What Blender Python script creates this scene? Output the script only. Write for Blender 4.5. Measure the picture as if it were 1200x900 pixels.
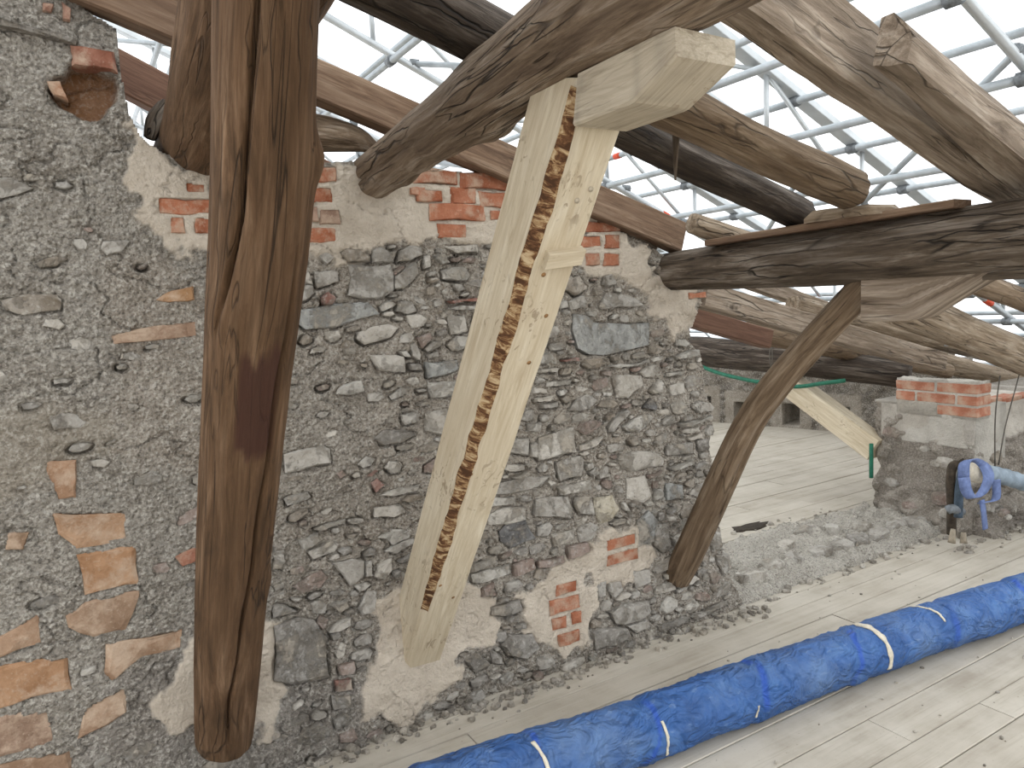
import bpy, bmesh, math, random
import numpy as np
from mathutils import Vector, Matrix

# ------------------------------------------------------------------ camera, world, exposure
for o in list(bpy.data.objects): bpy.data.objects.remove(o)
SC = bpy.context.scene
COL = SC.collection
FPX = 868.0; CX, CY = 600.0, 450.0
EYE = np.array([0.0, 0.0, 1.6])
RW = np.array([[0.85553662, -0.09668736, 0.5086341],
               [-0.51550797, -0.06790966, 0.85418956],
               [-0.04804816, -0.99299538, -0.1079423]])   # rows: world axes in camera space (right, down, forward)
cd = bpy.data.cameras.new('camera'); cam = bpy.data.objects.new('camera', cd); COL.objects.link(cam)
cd.sensor_width = 36; cd.lens = FPX / 1200 * 36; cd.clip_end = 200; cd.clip_start = 0.05
m = np.eye(4); m[:3, 0] = RW @ [1, 0, 0]; m[:3, 1] = RW @ [0, -1, 0]; m[:3, 2] = RW @ [0, 0, -1]; m[:3, 3] = EYE
cam.matrix_world = Matrix(m.tolist()); SC.camera = cam

W = bpy.data.worlds.new('overcast'); SC.world = W; W.use_nodes = True
bg = W.node_tree.nodes['Background']; bg.inputs['Color'].default_value = (0.97, 0.985, 1.0, 1); bg.inputs['Strength'].default_value = 1.7
vs = SC.view_settings; vs.view_transform = 'Standard'; vs.look = 'None'; vs.gamma = 1; vs.use_curve_mapping = False
vs.exposure = 0.3

def on(p, ax, v):
    r = RW @ np.array([p[0]-CX, p[1]-CY, FPX]); t = (v-EYE[ax])/r[ax]; return EYE + t*r
def roofpt(p, zref, xref=2.45, sl=0.27):
    r = RW @ np.array([p[0]-CX, p[1]-CY, FPX])          # plane z = zref - sl*(x-xref)
    t = (zref + sl*xref - EYE[2])/(r[2] + sl*r[0]); return EYE + t*r
def proj(x, y, z):
    d = np.stack([x-EYE[0], y-EYE[1], z-EYE[2]], -1) @ RW
    return CX + FPX*d[..., 0]/d[..., 2], CY + FPX*d[..., 1]/d[..., 2]

def lin(c):
    if isinstance(c, str): c = tuple(int(c[i:i+2], 16) for i in (0, 2, 4))
    return tuple(((v/255)/12.92 if v/255 <= .04045 else ((v/255+.055)/1.055)**2.4) for v in c)

# ------------------------------------------------------------------ numpy noise
def _h(ix, iy, iz, s):
    v = np.sin(ix*127.1 + iy*311.7 + iz*74.7 + s*53.3)*43758.5453
    return v - np.floor(v)
def vn(x, y, z=0.0, s=0):
    x, y, z = np.broadcast_arrays(np.asarray(x, float), np.asarray(y, float), np.asarray(z, float))
    ix, iy, iz = np.floor(x), np.floor(y), np.floor(z); fx, fy, fz = x-ix, y-iy, z-iz
    fx = fx*fx*(3-2*fx); fy = fy*fy*(3-2*fy); fz = fz*fz*(3-2*fz)
    r = 0
    for a in (0, 1):
        for b in (0, 1):
            for c in (0, 1):
                w = (fx if a else 1-fx)*(fy if b else 1-fy)*(fz if c else 1-fz)
                r = r + w*_h(ix+a, iy+b, iz+c, s)
    return r*2-1
def fbm(x, y, z=0.0, s=0, o=4):
    r = 0; a = .5; f = 1
    for i in range(o):
        r = r + a*vn(np.asarray(x)*f, np.asarray(y)*f, np.asarray(z)*f, s+i*7.7); a *= .5; f *= 2.03
    return r
def worley(x, y, s=0):
    ix, iy = np.floor(x), np.floor(y); f1 = np.full(np.shape(x), 9.); f2 = f1.copy(); cid = np.zeros(np.shape(x))
    for a in (-1, 0, 1):
        for b in (-1, 0, 1):
            cx_, cy_ = ix+a, iy+b
            px_ = cx_ + _h(cx_, cy_, 0, s); py_ = cy_ + _h(cx_, cy_, 5, s)
            d = np.hypot(px_-x, py_-y); new = d < f1
            f2 = np.where(new, f1, np.minimum(f2, d)); cid = np.where(new, _h(cx_, cy_, 9, s), cid); f1 = np.where(new, d, f1)
    return f1, f2, cid
def inpoly(x, y, poly):
    x = np.asarray(x); r = np.zeros(x.shape, bool); n = len(poly); j = n-1
    for i in range(n):
        xi, yi = poly[i]; xj, yj = poly[j]
        if yi != yj:
            r ^= ((yi > y) != (yj > y)) & (x < (xj-xi)*(y-yi)/(yj-yi)+xi)
        j = i
    return r
def polydist(x, y, poly):
    d = np.full(np.shape(x), 9.); n = len(poly)
    for i in range(n):
        ax, ay = poly[i]; bx, by = poly[(i+1) % n]; ex, ey = bx-ax, by-ay; L = ex*ex+ey*ey+1e-12
        t = np.clip(((x-ax)*ex+(y-ay)*ey)/L, 0, 1); d = np.minimum(d, np.hypot(x-ax-t*ex, y-ay-t*ey))
    return np.where(inpoly(x, y, poly), -d, d)

# ------------------------------------------------------------------ materials
class NT:
    def __init__(s, name):
        s.m = bpy.data.materials.new(name); s.m.use_nodes = True; s.t = s.m.node_tree; s.b = s.t.nodes['Principled BSDF']
        s.b.inputs['Specular IOR Level'].default_value = .25
    def n(s, k, **kw):
        nd = s.t.nodes.new(k)
        for a, v in kw.items():
            if a[0] == '_': setattr(nd, a[1:], v)
            else: nd.inputs[a.replace('__', ' ')].default_value = v
        return nd
    def l(s, a, b): s.t.links.new(a, b)
    def noise(s, vec, scale, det=6, rough=.6, dist=0, scl=None):
        if scl is not None:
            mp = s.n('ShaderNodeMapping'); mp.inputs['Scale'].default_value = scl; s.l(vec, mp.inputs['Vector']); vec = mp.outputs[0]
        nd = s.n('ShaderNodeTexNoise', Scale=scale, Detail=det, Roughness=rough, Distortion=dist); s.l(vec, nd.inputs['Vector']); return nd.outputs['Fac']
    def voro(s, vec, scale, feat='F1'):
        nd = s.n('ShaderNodeTexVoronoi', Scale=scale); nd.feature = feat; s.l(vec, nd.inputs['Vector']); return nd
    def ramp(s, fac, stops):
        r = s.n('ShaderNodeValToRGB'); e = r.color_ramp.elements
        while len(e) < len(stops): e.new(.5)
        for i, (p, c) in enumerate(stops): e[i].position = p; e[i].color = (*c, 1) if len(c) == 3 else c
        s.l(fac, r.inputs[0]); return r.outputs[0]
    def mix(s, fac, a, b, mode='MIX'):
        x = s.n('ShaderNodeMix'); x.data_type = 'RGBA'; x.blend_type = mode
        for v, i in ((fac, 0), (a, 6), (b, 7)):
            if isinstance(v, (int, float)): x.inputs[i].default_value = v
            elif isinstance(v, tuple): x.inputs[i].default_value = (*v, 1) if len(v) == 3 else v
            else: s.l(v, x.inputs[i])
        return x.outputs[2]
    def math(s, op, a, b=0.0):
        x = s.n('ShaderNodeMath'); x.operation = op
        for v, i in ((a, 0), (b, 1)):
            if isinstance(v, (int, float)): x.inputs[i].default_value = v
            else: s.l(v, x.inputs[i])
        return x.outputs[0]
    def attr(s, name): a = s.n('ShaderNodeAttribute'); a.attribute_name = name; return a
    def obj(s): return s.n('ShaderNodeTexCoord').outputs['Object']
    def pos(s): return s.n('ShaderNodeNewGeometry').outputs['Position']
    def bump(s, h, st, dist=.01):
        b = s.n('ShaderNodeBump', Strength=st, Distance=dist); s.l(h, b.inputs['Height']); s.l(b.outputs[0], s.b.inputs['Normal'])
    def col(s, c, rough=.85):
        if isinstance(c, tuple): s.b.inputs['Base Color'].default_value = (*c, 1)
        else: s.l(c, s.b.inputs['Base Color'])
        s.b.inputs['Roughness'].default_value = rough; return s.m

G = (0, 0, 0); Wt = (1, 1, 1)
def wood(name, dark, mid, light, crackd=.8, gs=1.0, bump=.5, fine=.35, stain=None, rough=.8, scuff=None):
    t = NT(name); g = t.attr('grain').outputs['Vector']
    big = t.noise(g, 3.2*gs, 4, .6, .4, (1, 1, .45))
    fib = t.noise(g, 9*gs, 8, .68, .6, (3.2, 3.2, .35))
    fin = t.noise(g, 46*gs, 4, .6, .2, (2.5, 2.5, .12))
    c = t.ramp(fib, [(.32, lin(dark)), (.5, lin(mid)), (.70, lin(light))])
    c = t.mix(t.math('MULTIPLY', t.ramp(big, [(.40, G), (.66, Wt)]), .65), c, t.mix(.5, lin(dark), lin(mid)))
    c = t.mix(t.math('MULTIPLY', t.ramp(fin, [(.40, Wt), (.60, G)]), fine), c, lin(dark))
    ck = t.noise(g, 6*gs, 3, .5, .8, (3.0, 3.0, .16))
    line = t.ramp(ck, [(.488, G), (.5, Wt), (.512, G)])
    lm = t.math('MULTIPLY', line, t.ramp(t.noise(g, 2.3, 2, .5, 0, (1, 1, .6)), [(.45, G), (.6, Wt)]))
    c = t.mix(t.math('MULTIPLY', lm, crackd), c, tuple(v*.25 for v in lin(dark)))
    vo = t.n('ShaderNodeTexVoronoi', Scale=1.0); vo.feature = 'DISTANCE_TO_EDGE'; mp = t.n('ShaderNodeMapping'); mp.inputs['Scale'].default_value = (19*gs, 19*gs, 1.1*gs)
    wv = t.n('ShaderNodeTexNoise', Scale=5.0, Detail=3.0); t.l(g, wv.inputs['Vector']); va = t.n('ShaderNodeVectorMath'); va.operation = 'MULTIPLY_ADD'; t.l(wv.outputs['Color'], va.inputs[0]); va.inputs[1].default_value = (.06, .06, .06); t.l(g, va.inputs[2])
    t.l(va.outputs[0], mp.inputs['Vector']); t.l(mp.outputs[0], vo.inputs['Vector'])
    fis = t.math('MULTIPLY', t.ramp(vo.outputs['Distance'], [(0.0, Wt), (.035, G)]), t.ramp(t.noise(g, 4.5, 3, .6, 0, (1, 1, .5)), [(.48, G), (.62, Wt)]))
    c = t.mix(t.math('MULTIPLY', fis, crackd), c, tuple(v*.3 for v in lin(dark))); lm = t.math('MAXIMUM', lm, fis)
    if scuff:
        sf = t.math('MULTIPLY', t.ramp(t.noise(g, 34, 3, .6, 1.2, (1, 1, .6)), [(.58, G), (.64, Wt)]), t.ramp(t.noise(g, 3.4, 3, .5), [(.50, G), (.60, Wt)])); c = t.mix(t.math('MULTIPLY', sf, .7), c, lin(scuff))
    if stain: c = t.mix(t.attr('tint').outputs['Fac'], c, t.mix(fib, lin(stain), tuple(v*.6 for v in lin(stain))))
    h = t.math('ADD', t.math('MULTIPLY', fib, .7), t.math('MULTIPLY', fin, .35)); h = t.math('SUBTRACT', h, t.math('MULTIPLY', lm, .9))
    t.bump(h, bump, .012)
    return t.col(c, rough)
M = {}
M['log_brown'] = wood('log_brown', '382817', '644b35', '8a7058', stain='452a20', bump=.6)
M['log_grey'] = wood('log_grey', '4a3b2e', '8b7864', 'c0b2a1', crackd=.95, bump=.9)
M['log_dark'] = wood('log_dark', '30271e', '685b4d', 'a2978b', crackd=.95, bump=1.0)
M['log_black'] = wood('log_black', '1f1914', '4d4238', '8d8277', crackd=.95, bump=1.0)
M['log_tan'] = wood('log_tan', '4b3b2b', '7d6a55', 'a5937e', crackd=.9, bump=.7)
M['log_pale'] = wood('log_pale', '62513f', '998873', 'c4b6a3', crackd=.9, bump=.8)
M['sawn_brown'] = wood('sawn_brown', '503d30', '7f6753', '9f8974', crackd=.5, bump=.3)
M['sawn_red'] = wood('sawn_red', '543b30', '775a4a', '91735f', crackd=.3, bump=.2)
M['sawn_grey'] = wood('sawn_grey', '5a4c3e', '968675', 'bfb2a2', crackd=.85, bump=.7)
M['new_pine'] = wood('new_pine', 'b3a288', 'cfc2a9', 'dfd5c1', crackd=.12, bump=.12, fine=.35, gs=1.3, rough=.6, scuff='8a7862')
M['new_block'] = wood('new_block', '978a77', 'c6baa5', 'd7ccba', crackd=.3, bump=.2, fine=.3, gs=1.2, rough=.7, stain='5f5a52', scuff='8a7862')
def bark_mat():
    t = NT('bark'); g = t.attr('grain').outputs['Vector']; n = t.noise(g, 30, 6, .7, .8, (.8, .8, 1.5)); n2 = t.noise(g, 60, 4, .6)
    c = t.ramp(n, [(.40, lin('46301f')), (.48, lin('704e33')), (.54, lin('a98c66')), (.62, lin('ccb692'))]); c = t.mix(t.math('MULTIPLY', n2, .3), c, lin('5d3a22'))
    t.bump(n2, .5, .006); return t.col(c, .85)
M['bark'] = bark_mat()
def stone_mat(name):
    t = NT(name); p = t.obj(); a = t.attr('tint').outputs['Color']
    n1 = t.noise(p, 14, 8, .65, .3); n2 = t.noise(p, 60, 5, .6)
    c = t.mix(t.ramp(n1, [(.3, G), (.7, Wt)]), t.mix(1.0, a, (.62, .60, .57), 'MULTIPLY'), t.mix(.35, a, (.62, .60, .56)))
    c = t.mix(t.math('MULTIPLY', t.ramp(n2, [(.54, G), (.68, Wt)]), .5), c, (.58, .55, .5))
    c = t.mix(t.math('MULTIPLY', t.ramp(n2, [(.30, Wt), (.42, G)]), .5), c, (.09, .085, .08))
    h = t.math('ADD', n1, t.math('MULTIPLY', n2, .35)); sm = t.noise(p, 8, 8, .72, .4); smf = t.math('MULTIPLY', t.ramp(sm, [(.50, G), (.60, Wt)]), .75)
    c = t.mix(smf, c, t.mix(n2, lin('8f8679'), lin('b8ae9f'))); h = t.math('ADD', h, t.math('MULTIPLY', smf, .5))
    t.bump(h, 1.0, .022); return t.col(c, .9)
M['stone'] = stone_mat('stone')
def brick_mat(name):
    t = NT(name); p = t.obj(); a = t.attr('tint').outputs['Color']
    n1 = t.noise(p, 16, 6, .6); n2 = t.noise(p, 90, 4, .6)
    c = t.mix(t.ramp(n1, [(.35, G), (.65, Wt)]), t.mix(1.0, a, (.72, .68, .66), 'MULTIPLY'), t.mix(.12, a, (.6, .45, .35)))
    dust = t.noise(p, 9, 6, .7); c = t.mix(t.math('MULTIPLY', t.ramp(dust, [(.47, G), (.62, Wt)]), .75), c, lin('b9a48f'))
    c = t.mix(t.math('MULTIPLY', t.ramp(n2, [(.58, G), (.7, Wt)]), .3), c, lin('c5b5a3'))
    t.bump(t.math('ADD', n1, t.math('MULTIPLY', n2, .5)), .7, .012); return t.col(c, .9)
M['brick'] = brick_mat('brick')
def mortar_mat(name, grain=1.0):
    t = NT(name); p = t.pos(); at = t.attr('tint'); a = at.outputs['Color']; gr = at.outputs['Alpha']
    v = t.voro(p, 85); v2 = t.voro(p, 190); n = t.noise(p, 7, 8, .65); n2 = t.noise(p, 45, 6, .7); n3 = t.noise(p, 85, 5, .65)
    c = t.mix(t.ramp(n, [(.32, G), (.68, Wt)]), t.mix(1.0, a, (.74, .73, .72), 'MULTIPLY'), t.mix(.12, a, (.8, .78, .74)))
    wf = t.math('MULTIPLY', t.ramp(n3, [(.50, G), (.57, Wt)]), t.ramp(n2, [(.40, G), (.54, Wt)]))
    c = t.mix(t.math('MULTIPLY', t.math('MULTIPLY', wf, .85), gr), c, lin('d6d0c5'))
    dk = t.math('MAXIMUM', t.ramp(n3, [(.36, Wt), (.45, G)]), t.ramp(t.noise(p, 75, 3, .6, .5), [(.33, Wt), (.40, G)]))
    c = t.mix(t.math('MULTIPLY', t.math('MULTIPLY', dk, .6), gr), c, lin('3d3a35'))
    cs = t.ramp(t.math('ADD', v.outputs['Distance'], 0), [(0.1, Wt), (.7, G)])
    h = t.math('ADD', t.math('MULTIPLY', n2, 1.0), t.math('MULTIPLY', t.math('MULTIPLY', t.math('ADD', cs, n3), .6), gr))
    t.bump(h, 1.0*grain, .022); return t.col(c, .95)
M['mortar'] = mortar_mat('mortar')
def plank_mat(name):
    t = NT(name); g = t.attr('grain').outputs['Vector']; p = t.pos()
    fib = t.noise(g, 8, 6, .6, .3, (2.5, 2.5, .2)); dust = t.noise(p, 3.0, 6, .65); sp = t.noise(p, 70, 4, .6); fin = t.noise(g, 40, 3, .6, 0, (3, 3, .1))
    rn = t.attr('tint').outputs['Fac']
    c = t.ramp(fib, [(.3, lin('9c9385')), (.55, lin('b2aa9c')), (.75, lin('bfb8ab'))])
    c = t.mix(t.math('MULTIPLY', t.ramp(dust, [(.38, G), (.62, Wt)]), .65), c, lin('c7c0b4'))
    c = t.mix(t.math('MULTIPLY', t.ramp(fin, [(.34, Wt), (.45, G)]), .25), c, lin('958b7d'))
    c = t.mix(t.math('MULTIPLY', t.ramp(sp, [(.66, G), (.72, Wt)]), .6), c, lin('7d756a'))
    c = t.mix(t.math('MULTIPLY', rn, .3), c, lin('a89f92'))
    t.bump(t.math('ADD', t.math('MULTIPLY', fib, .5), t.math('MULTIPLY', sp, .3)), .25, .006); return t.col(c, .85)
M['plank'] = plank_mat('plank')
def plain(name, c, rough=.7, metal=0, var=.0, scale=20, bump=0):
    t = NT(name); p = t.obj(); cc = lin(c)
    n = t.noise(p, scale, 6, .6); col = t.mix(t.ramp(n, [(.35, G), (.65, Wt)]), tuple(v*(1-var) for v in cc), tuple(min(1, v*(1+var)) for v in cc))
    if bump: t.bump(n, bump, .01)
    t.b.inputs['Metallic'].default_value = metal; return t.col(col, rough)
M['subfloor'] = plain('subfloor', '2b2620', .95, 0, .2)
M['steel'] = plain('galvanised_steel', 'b3b9bd', .45, .35, .12, 9)
M['alu'] = plain('aluminium', 'c2c6c8', .4, .4, .08, 6)
M['coupler'] = plain('dark_coupler', '7d8184', .6, .5, .3, 40)
M['redband'] = plain('red_band', 'd4553a', .6, 0, .1)
M['rust'] = plain('old_iron', '4b4238', .8, .3, .4, 30, .4)
M['green'] = plain('green_hose_rubber', '256650', .45, 0, .2, 30)
M['wire'] = plain('tie_wire', '5a554d', .6, .5, .2)
M['steelblue'] = plain('painted_blue_iron', '4a5763', .7, .2, .3, 25, .3)
M['tape'] = plain('cream_tape', 'cfc6b4', .7, 0, .15, 60)
M['strap'] = plain('blue_strap', '68779f', .7, 0, .25, 25, .3)
M['greyhose'] = plain('dusty_blue_hose', '84909a', .75, 0, .22, 18, .3)
M['knot'] = plain('pine_knot', '8a6845', .7, 0, .35, 120)
M['darkhole'] = plain('painted_hole_dark', '3a332b', .95, 0, .3, 40, .5)
M['peg'] = plain('pale_peg', '9b907f', .9, 0, .2, 40, .4)
def tarp_mat():
    t = NT('blue_tarpaulin'); g = t.attr('grain').outputs['Vector']; p = t.obj()
    n = t.noise(g, 6, 6, .65, .6, (1.3, 1.3, 1)); s = t.noise(g, 30, 4, .6, .3, (1.5, 1.5, .6)); d = t.noise(p, 4, 6, .7)
    c = t.ramp(n, [(.3, lin('2a4a7c')), (.55, lin('395e96')), (.75, lin('4f74a6'))])
    c = t.mix(t.math('MULTIPLY', t.ramp(d, [(.46, G), (.72, Wt)]), .5), c, lin('7288a3'))
    c = t.mix(t.math('MULTIPLY', t.ramp(s, [(.62, G), (.72, Wt)]), .35), c, lin('8298b5'))
    c = t.mix(t.attr('tint').outputs['Fac'], c, lin('2d52ac'))
    rd = t.math('SUBTRACT', 1.0, t.math('MULTIPLY', t.math('ABSOLUTE', t.math('SUBTRACT', t.noise(g, 11, 3, .5, 1.0, (1, 1, .8)), .5)), 5.0)); t.bump(t.math('ADD', t.math('MULTIPLY', rd, .8), t.math('MULTIPLY', s, .4)), .8, .02); return t.col(c, .5)
M['tarp'] = tarp_mat()
def sheet_mat():
    t = NT('translucent_sheeting'); nt = t.t; out = nt.nodes['Material Output']
    tl = t.n('ShaderNodeBsdfTranslucent'); tr = t.n('ShaderNodeBsdfTransparent'); mx = t.n('ShaderNodeMixShader', Fac=.55)
    n = t.noise(t.pos(), 2.5, 8, .7, .8); c = t.ramp(n, [(.3, (.86, .90, .91)), (.55, (.97, .98, .98))])
    t.l(c, tl.inputs['Color']); t.l(c, tr.inputs['Color'])
    t.l(tl.outputs[0], mx.inputs[1]); t.l(tr.outputs[0], mx.inputs[2]); t.l(mx.outputs[0], out.inputs['Surface']); return t.m
M['sheet'] = sheet_mat()

# ------------------------------------------------------------------ mesh helpers
def link(name, V, F, mat, parent=None, smooth=False, attrs=None):
    me = bpy.data.meshes.new(name); me.from_pydata([tuple(map(float, v)) for v in V], [], F); me.update()
    for mm in (mat if isinstance(mat, (list, tuple)) else [mat]): me.materials.append(M[mm])
    for k, (ty, dat) in (attrs or {}).items():
        a = me.attributes.new(k, ty, 'POINT'); dat = np.asarray(dat, np.float32)
        a.data.foreach_set('vector' if ty == 'FLOAT_VECTOR' else 'color' if ty == 'FLOAT_COLOR' else 'value', dat.ravel())
    if smooth: me.polygons.foreach_set('use_smooth', [True]*len(me.polygons))
    o = bpy.data.objects.new(name, me); COL.objects.link(o)
    if parent is not None: o.parent = parent
    return o
def tag(o, label, cat, group=None):
    o['label'] = label; o['category'] = cat
    if group: o['group'] = group
    return o
def empty(name, loc=(0, 0, 0)):
    o = bpy.data.objects.new(name, None); COL.objects.link(o); o.location = loc; o.empty_display_size = .1; return o
def reparent(child, par):
    child.parent = par; child.matrix_parent_inverse = Matrix.Translation(-par.location)
def struct(o): o['kind'] = 'structure'; return o

def crom(P, n):
    P = np.asarray(P, float)
    Q = np.vstack([2*P[0]-P[1], P, 2*P[-1]-P[-2]]); k = len(P)-1; out = []
    for t in np.linspace(0, k, n):
        i = min(int(t), k-1); u = t-i; a, b, c, d = Q[i:i+4]
        out.append(.5*((2*b)+(-a+c)*u+(2*a-5*b+4*c-d)*u*u+(-a+3*b-3*c+d)*u**3))
    return np.array(out)
def log(name, pts, mat, sides=32, step=.03, rough=.10, ridge=.035, knots=(), cracks=(), seed=0, ref=(0, -1, 0), stains=(), parent=None, taper_end=0.0, squash=1.0, ragged=0.0):
    """pts: (x,y,z,r) control points; swept round timber with natural swelling, ridges, knots and cracks"""
    P = np.asarray(pts, float); L0 = np.linalg.norm(np.diff(P[:, :3], axis=0), axis=1).sum(); n = max(6, int(L0/step))
    Q = crom(P, n); C3 = Q[:, :3]; rad = Q[:, 3]
    T = np.gradient(C3, axis=0); T /= np.linalg.norm(T, axis=1)[:, None]
    S = np.concatenate([[0], np.cumsum(np.linalg.norm(np.diff(C3, axis=0), axis=1))])
    u = np.array(ref, float); V = []; gr = []; tn = []
    th = np.linspace(0, 2*math.pi, sides, endpoint=False); ct, st = np.cos(th), np.sin(th)
    for i in range(n):
        u = u - T[i]*u.dot(T[i]); u /= np.linalg.norm(u); w = np.cross(T[i], u); s = S[i]
        k = 1 + rough*fbm(ct*1.1+seed*3.1, st*1.1, s*1.3, seed, 4)*1.6 + ridge*fbm(ct*4+seed, st*4, s*2.2, seed+3, 3)*1.6
        for (ks, kt, ka, kw) in knots:
            dth = np.abs((th-kt+math.pi) % (2*math.pi)-math.pi)
            k = k + ka*np.exp(-((s-ks)/kw)**2-(dth*rad[i]/kw)**2)
        ri = rad[i]*k
        for (f, cw, cdp, s0, s1) in cracks:
            if s0 < s < s1:
                e = min(1, (s-s0)/.15, (s1-s)/.15); dth = np.abs((th-f(s)+math.pi) % (2*math.pi)-math.pi)
                ri = ri - cdp*e*np.exp(-(dth*rad[i]/cw)**2)
        off = 0
        if ragged and i in (0, n-1): off = ragged*vn(ct*2+seed, st*2, i, seed)
        V.append(C3[i] + np.outer(ri*ct, u) + np.outer(ri*st*squash, w) + (np.outer(np.ones(sides)*off, T[i]) if ragged else 0))
        gr.append(np.stack([ri*ct, ri*st, np.full(sides, s+seed*5.3)], 1))
        tv = np.zeros(sides)
        for (s0, s1, t0, dt) in stains:
            dth = np.abs((th-t0+math.pi) % (2*math.pi)-math.pi); j = .04*vn(th*5, s*9, 0, 4)
            tv = np.maximum(tv, .9*np.clip((dt-dth)/.10+j*4, 0, 1)*np.clip((min(s-s0, s1-s)+j)/.03, 0, 1))
        tn.append(tv)
    for e, i in ((0, 0), (1, n-1)):
        for kk in (.92, .5):
            q = C3[i] + (V[i]-C3[i])*kk + T[i]*(.012 if kk < .9 else .008)*(1 if e else -1); V.append(q)
            g = gr[i].copy(); g[:, :2] *= kk; gr.append(g); tn.append(np.zeros(sides))
    V = np.vstack(V); gr = np.vstack(gr); tn = np.concatenate(tn); F = []
    def ring(a, b, flip=False):
        for j in range(sides):
            q = (a*sides+j, a*sides+(j+1) % sides, b*sides+(j+1) % sides, b*sides+j); F.append(q[::-1] if flip else q)
    for i in range(n-1): ring(i, i+1)
    ring(0, n, True); ring(n, n+1, True); ring(n-1, n+2); ring(n+2, n+3)
    F.append(tuple((n+1)*sides+j for j in range(sides))[::-1]); F.append(tuple((n+3)*sides+j for j in range(sides)))
    return link(name, V, F, mat, parent, True, {'grain': ('FLOAT_VECTOR', gr), 'tint': ('FLOAT', tn)})
def sweep(name, a, b, sec, U, Vx, mat, segs=24, noise=.002, sa=None, sb=None, seed=0, parent=None, sec2=None, stain=None, tintf=None, wob=None):
    """straight timber: section polygon (u,v) from a to b, ends sheared by sa/sb=(ku,kv)"""
    a = np.array(a, float); b = np.array(b, float); U = np.array(U, float); Vx = np.array(Vx, float); T = b-a; L = np.linalg.norm(T); T /= L
    s1 = np.array(sec, float); s2 = np.array(sec2 if sec2 is not None else sec, float); n = len(s1); V = []; gr = []; tn = []
    sa = sa or (0, 0); sb = sb or (0, 0)
    for i in range(segs+1):
        f = i/segs
        for j in range(n):
            u, v = s1[j]*(1-f)+s2[j]*f
            s = f*L + (1-f)*(u*sa[0]+v*sa[1]) + f*(u*sb[0]+v*sb[1])
            du = noise*float(fbm(u*9+seed, v*9, s*4, seed, 3))*2; dv = noise*float(fbm(u*9+seed, v*9, s*4, seed+11, 3))*2
            wu, wv = wob(s) if wob else (0, 0)
            V.append(a + T*s + U*(u+du+wu) + Vx*(v+dv+wv)); gr.append((u+seed*.7, v, s+seed*3.3)); tn.append(tintf(u, v, s) if tintf else 0)
    F = []
    for i in range(segs):
        for j in range(n): F.append((i*n+j, i*n+(j+1) % n, (i+1)*n+(j+1) % n, (i+1)*n+j))
    F.append(tuple(range(n))[::-1]); F.append(tuple(segs*n+j for j in range(n)))
    o = link(name, V, F, mat, parent, False, {'grain': ('FLOAT_VECTOR', gr), 'tint': ('FLOAT', tn)})
    bm = bmesh.new(); bm.from_mesh(o.data); bmesh.ops.recalc_face_normals(bm, faces=bm.faces); bm.to_mesh(o.data); bm.free()
    return o
def rect(w, h, c=.006, sub=1):
    """chamfered rectangle section centred on 0"""
    x, y = w/2, h/2
    return [(-x+c, -y), (x-c, -y), (x, -y+c), (x, y-c), (x-c, y), (-x+c, y), (-x, y-c), (-x, -y+c)]
def tube(name, pts, r, mat, sides=10, parent=None, res=None, closed=False):
    P = np.array(pts, float); Q = crom(P, res) if res else P
    T = np.gradient(Q, axis=0); T /= np.linalg.norm(T, axis=1)[:, None]; u = np.array((.31, .2, .93)); V = []; F = []; n = len(Q); gr = []
    for i in range(n):
        u = u-T[i]*u.dot(T[i]); u /= np.linalg.norm(u); w = np.cross(T[i], u); rr = r[i] if hasattr(r, '__len__') else r
        for j in range(sides):
            a = 2*math.pi*j/sides; V.append(Q[i]+rr*(math.cos(a)*u+math.sin(a)*w)); gr.append((math.cos(a)*rr, math.sin(a)*rr, i*.05))
    for i in range(n-1):
        for j in range(sides): F.append((i*sides+j, i*sides+(j+1) % sides, (i+1)*sides+(j+1) % sides, (i+1)*sides+j))
    F.append(tuple(range(sides))[::-1]); F.append(tuple((n-1)*sides+j for j in range(sides)))
    return link(name, V, F, mat, parent, True, {'grain': ('FLOAT_VECTOR', gr)})
def tint_attr(n, c, jitter=0): return ('FLOAT_COLOR', np.tile(np.array([*c, 1.0], np.float32), (n, 1)))

rng = random.Random(11)
# generic stone: outline polygon in a plane (2D) raised along the outward normal
def stone_geo(poly, proud, back, rnd, N=10, dome=.35):
    P = np.array(poly, float); c = P.mean(0)
    if ((P[:, 0]*np.roll(P[:, 1], -1)-np.roll(P[:, 0], -1)*P[:, 1]).sum()) < 0: P = P[::-1]
    seg = np.linalg.norm(np.roll(P, -1, 0)-P, axis=1)
    while len(P) < N:
        i = int(seg.argmax()); j = (i+1) % len(P); mid = (P[i]+P[j])/2; nrm = np.array([P[j][1]-P[i][1], -(P[j][0]-P[i][0])]); mid = mid + nrm*rnd.uniform(-.05, .06)
        P = np.insert(P, i+1, mid, 0); seg = np.linalg.norm(np.roll(P, -1, 0)-P, axis=1)
    n = len(P); size = math.sqrt(abs(np.ptp(P[:, 0])*np.ptp(P[:, 1]))); R = []
    R += [(p[0], p[1], -back) for p in P]
    R += [(p[0], p[1], proud*rnd.uniform(.25, .6)) for p in P]
    tx, tz = rnd.uniform(-.10, .10), rnd.uniform(-.12, .10)
    for p in P:
        k = rnd.uniform(.80, .90); q = c+(p-c)*k; R.append((q[0], q[1], proud*rnd.uniform(.85, 1.12)+(q-c)[0]*tx+(q-c)[1]*tz))
    R.append((c[0]+rnd.uniform(-.15, .15)*size, c[1]+rnd.uniform(-.15, .15)*size, proud*(1+rnd.uniform(-.1, dome))))
    F = []
    for a in (0, 1):
        for j in range(n):
            k = (j+1) % n; F.append((a*n+j, a*n+k, (a+1)*n+k, (a+1)*n+j))
    for j in range(n): F.append((2*n+j, 2*n+(j+1) % n, 3*n))
    return np.array(R), F

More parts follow.
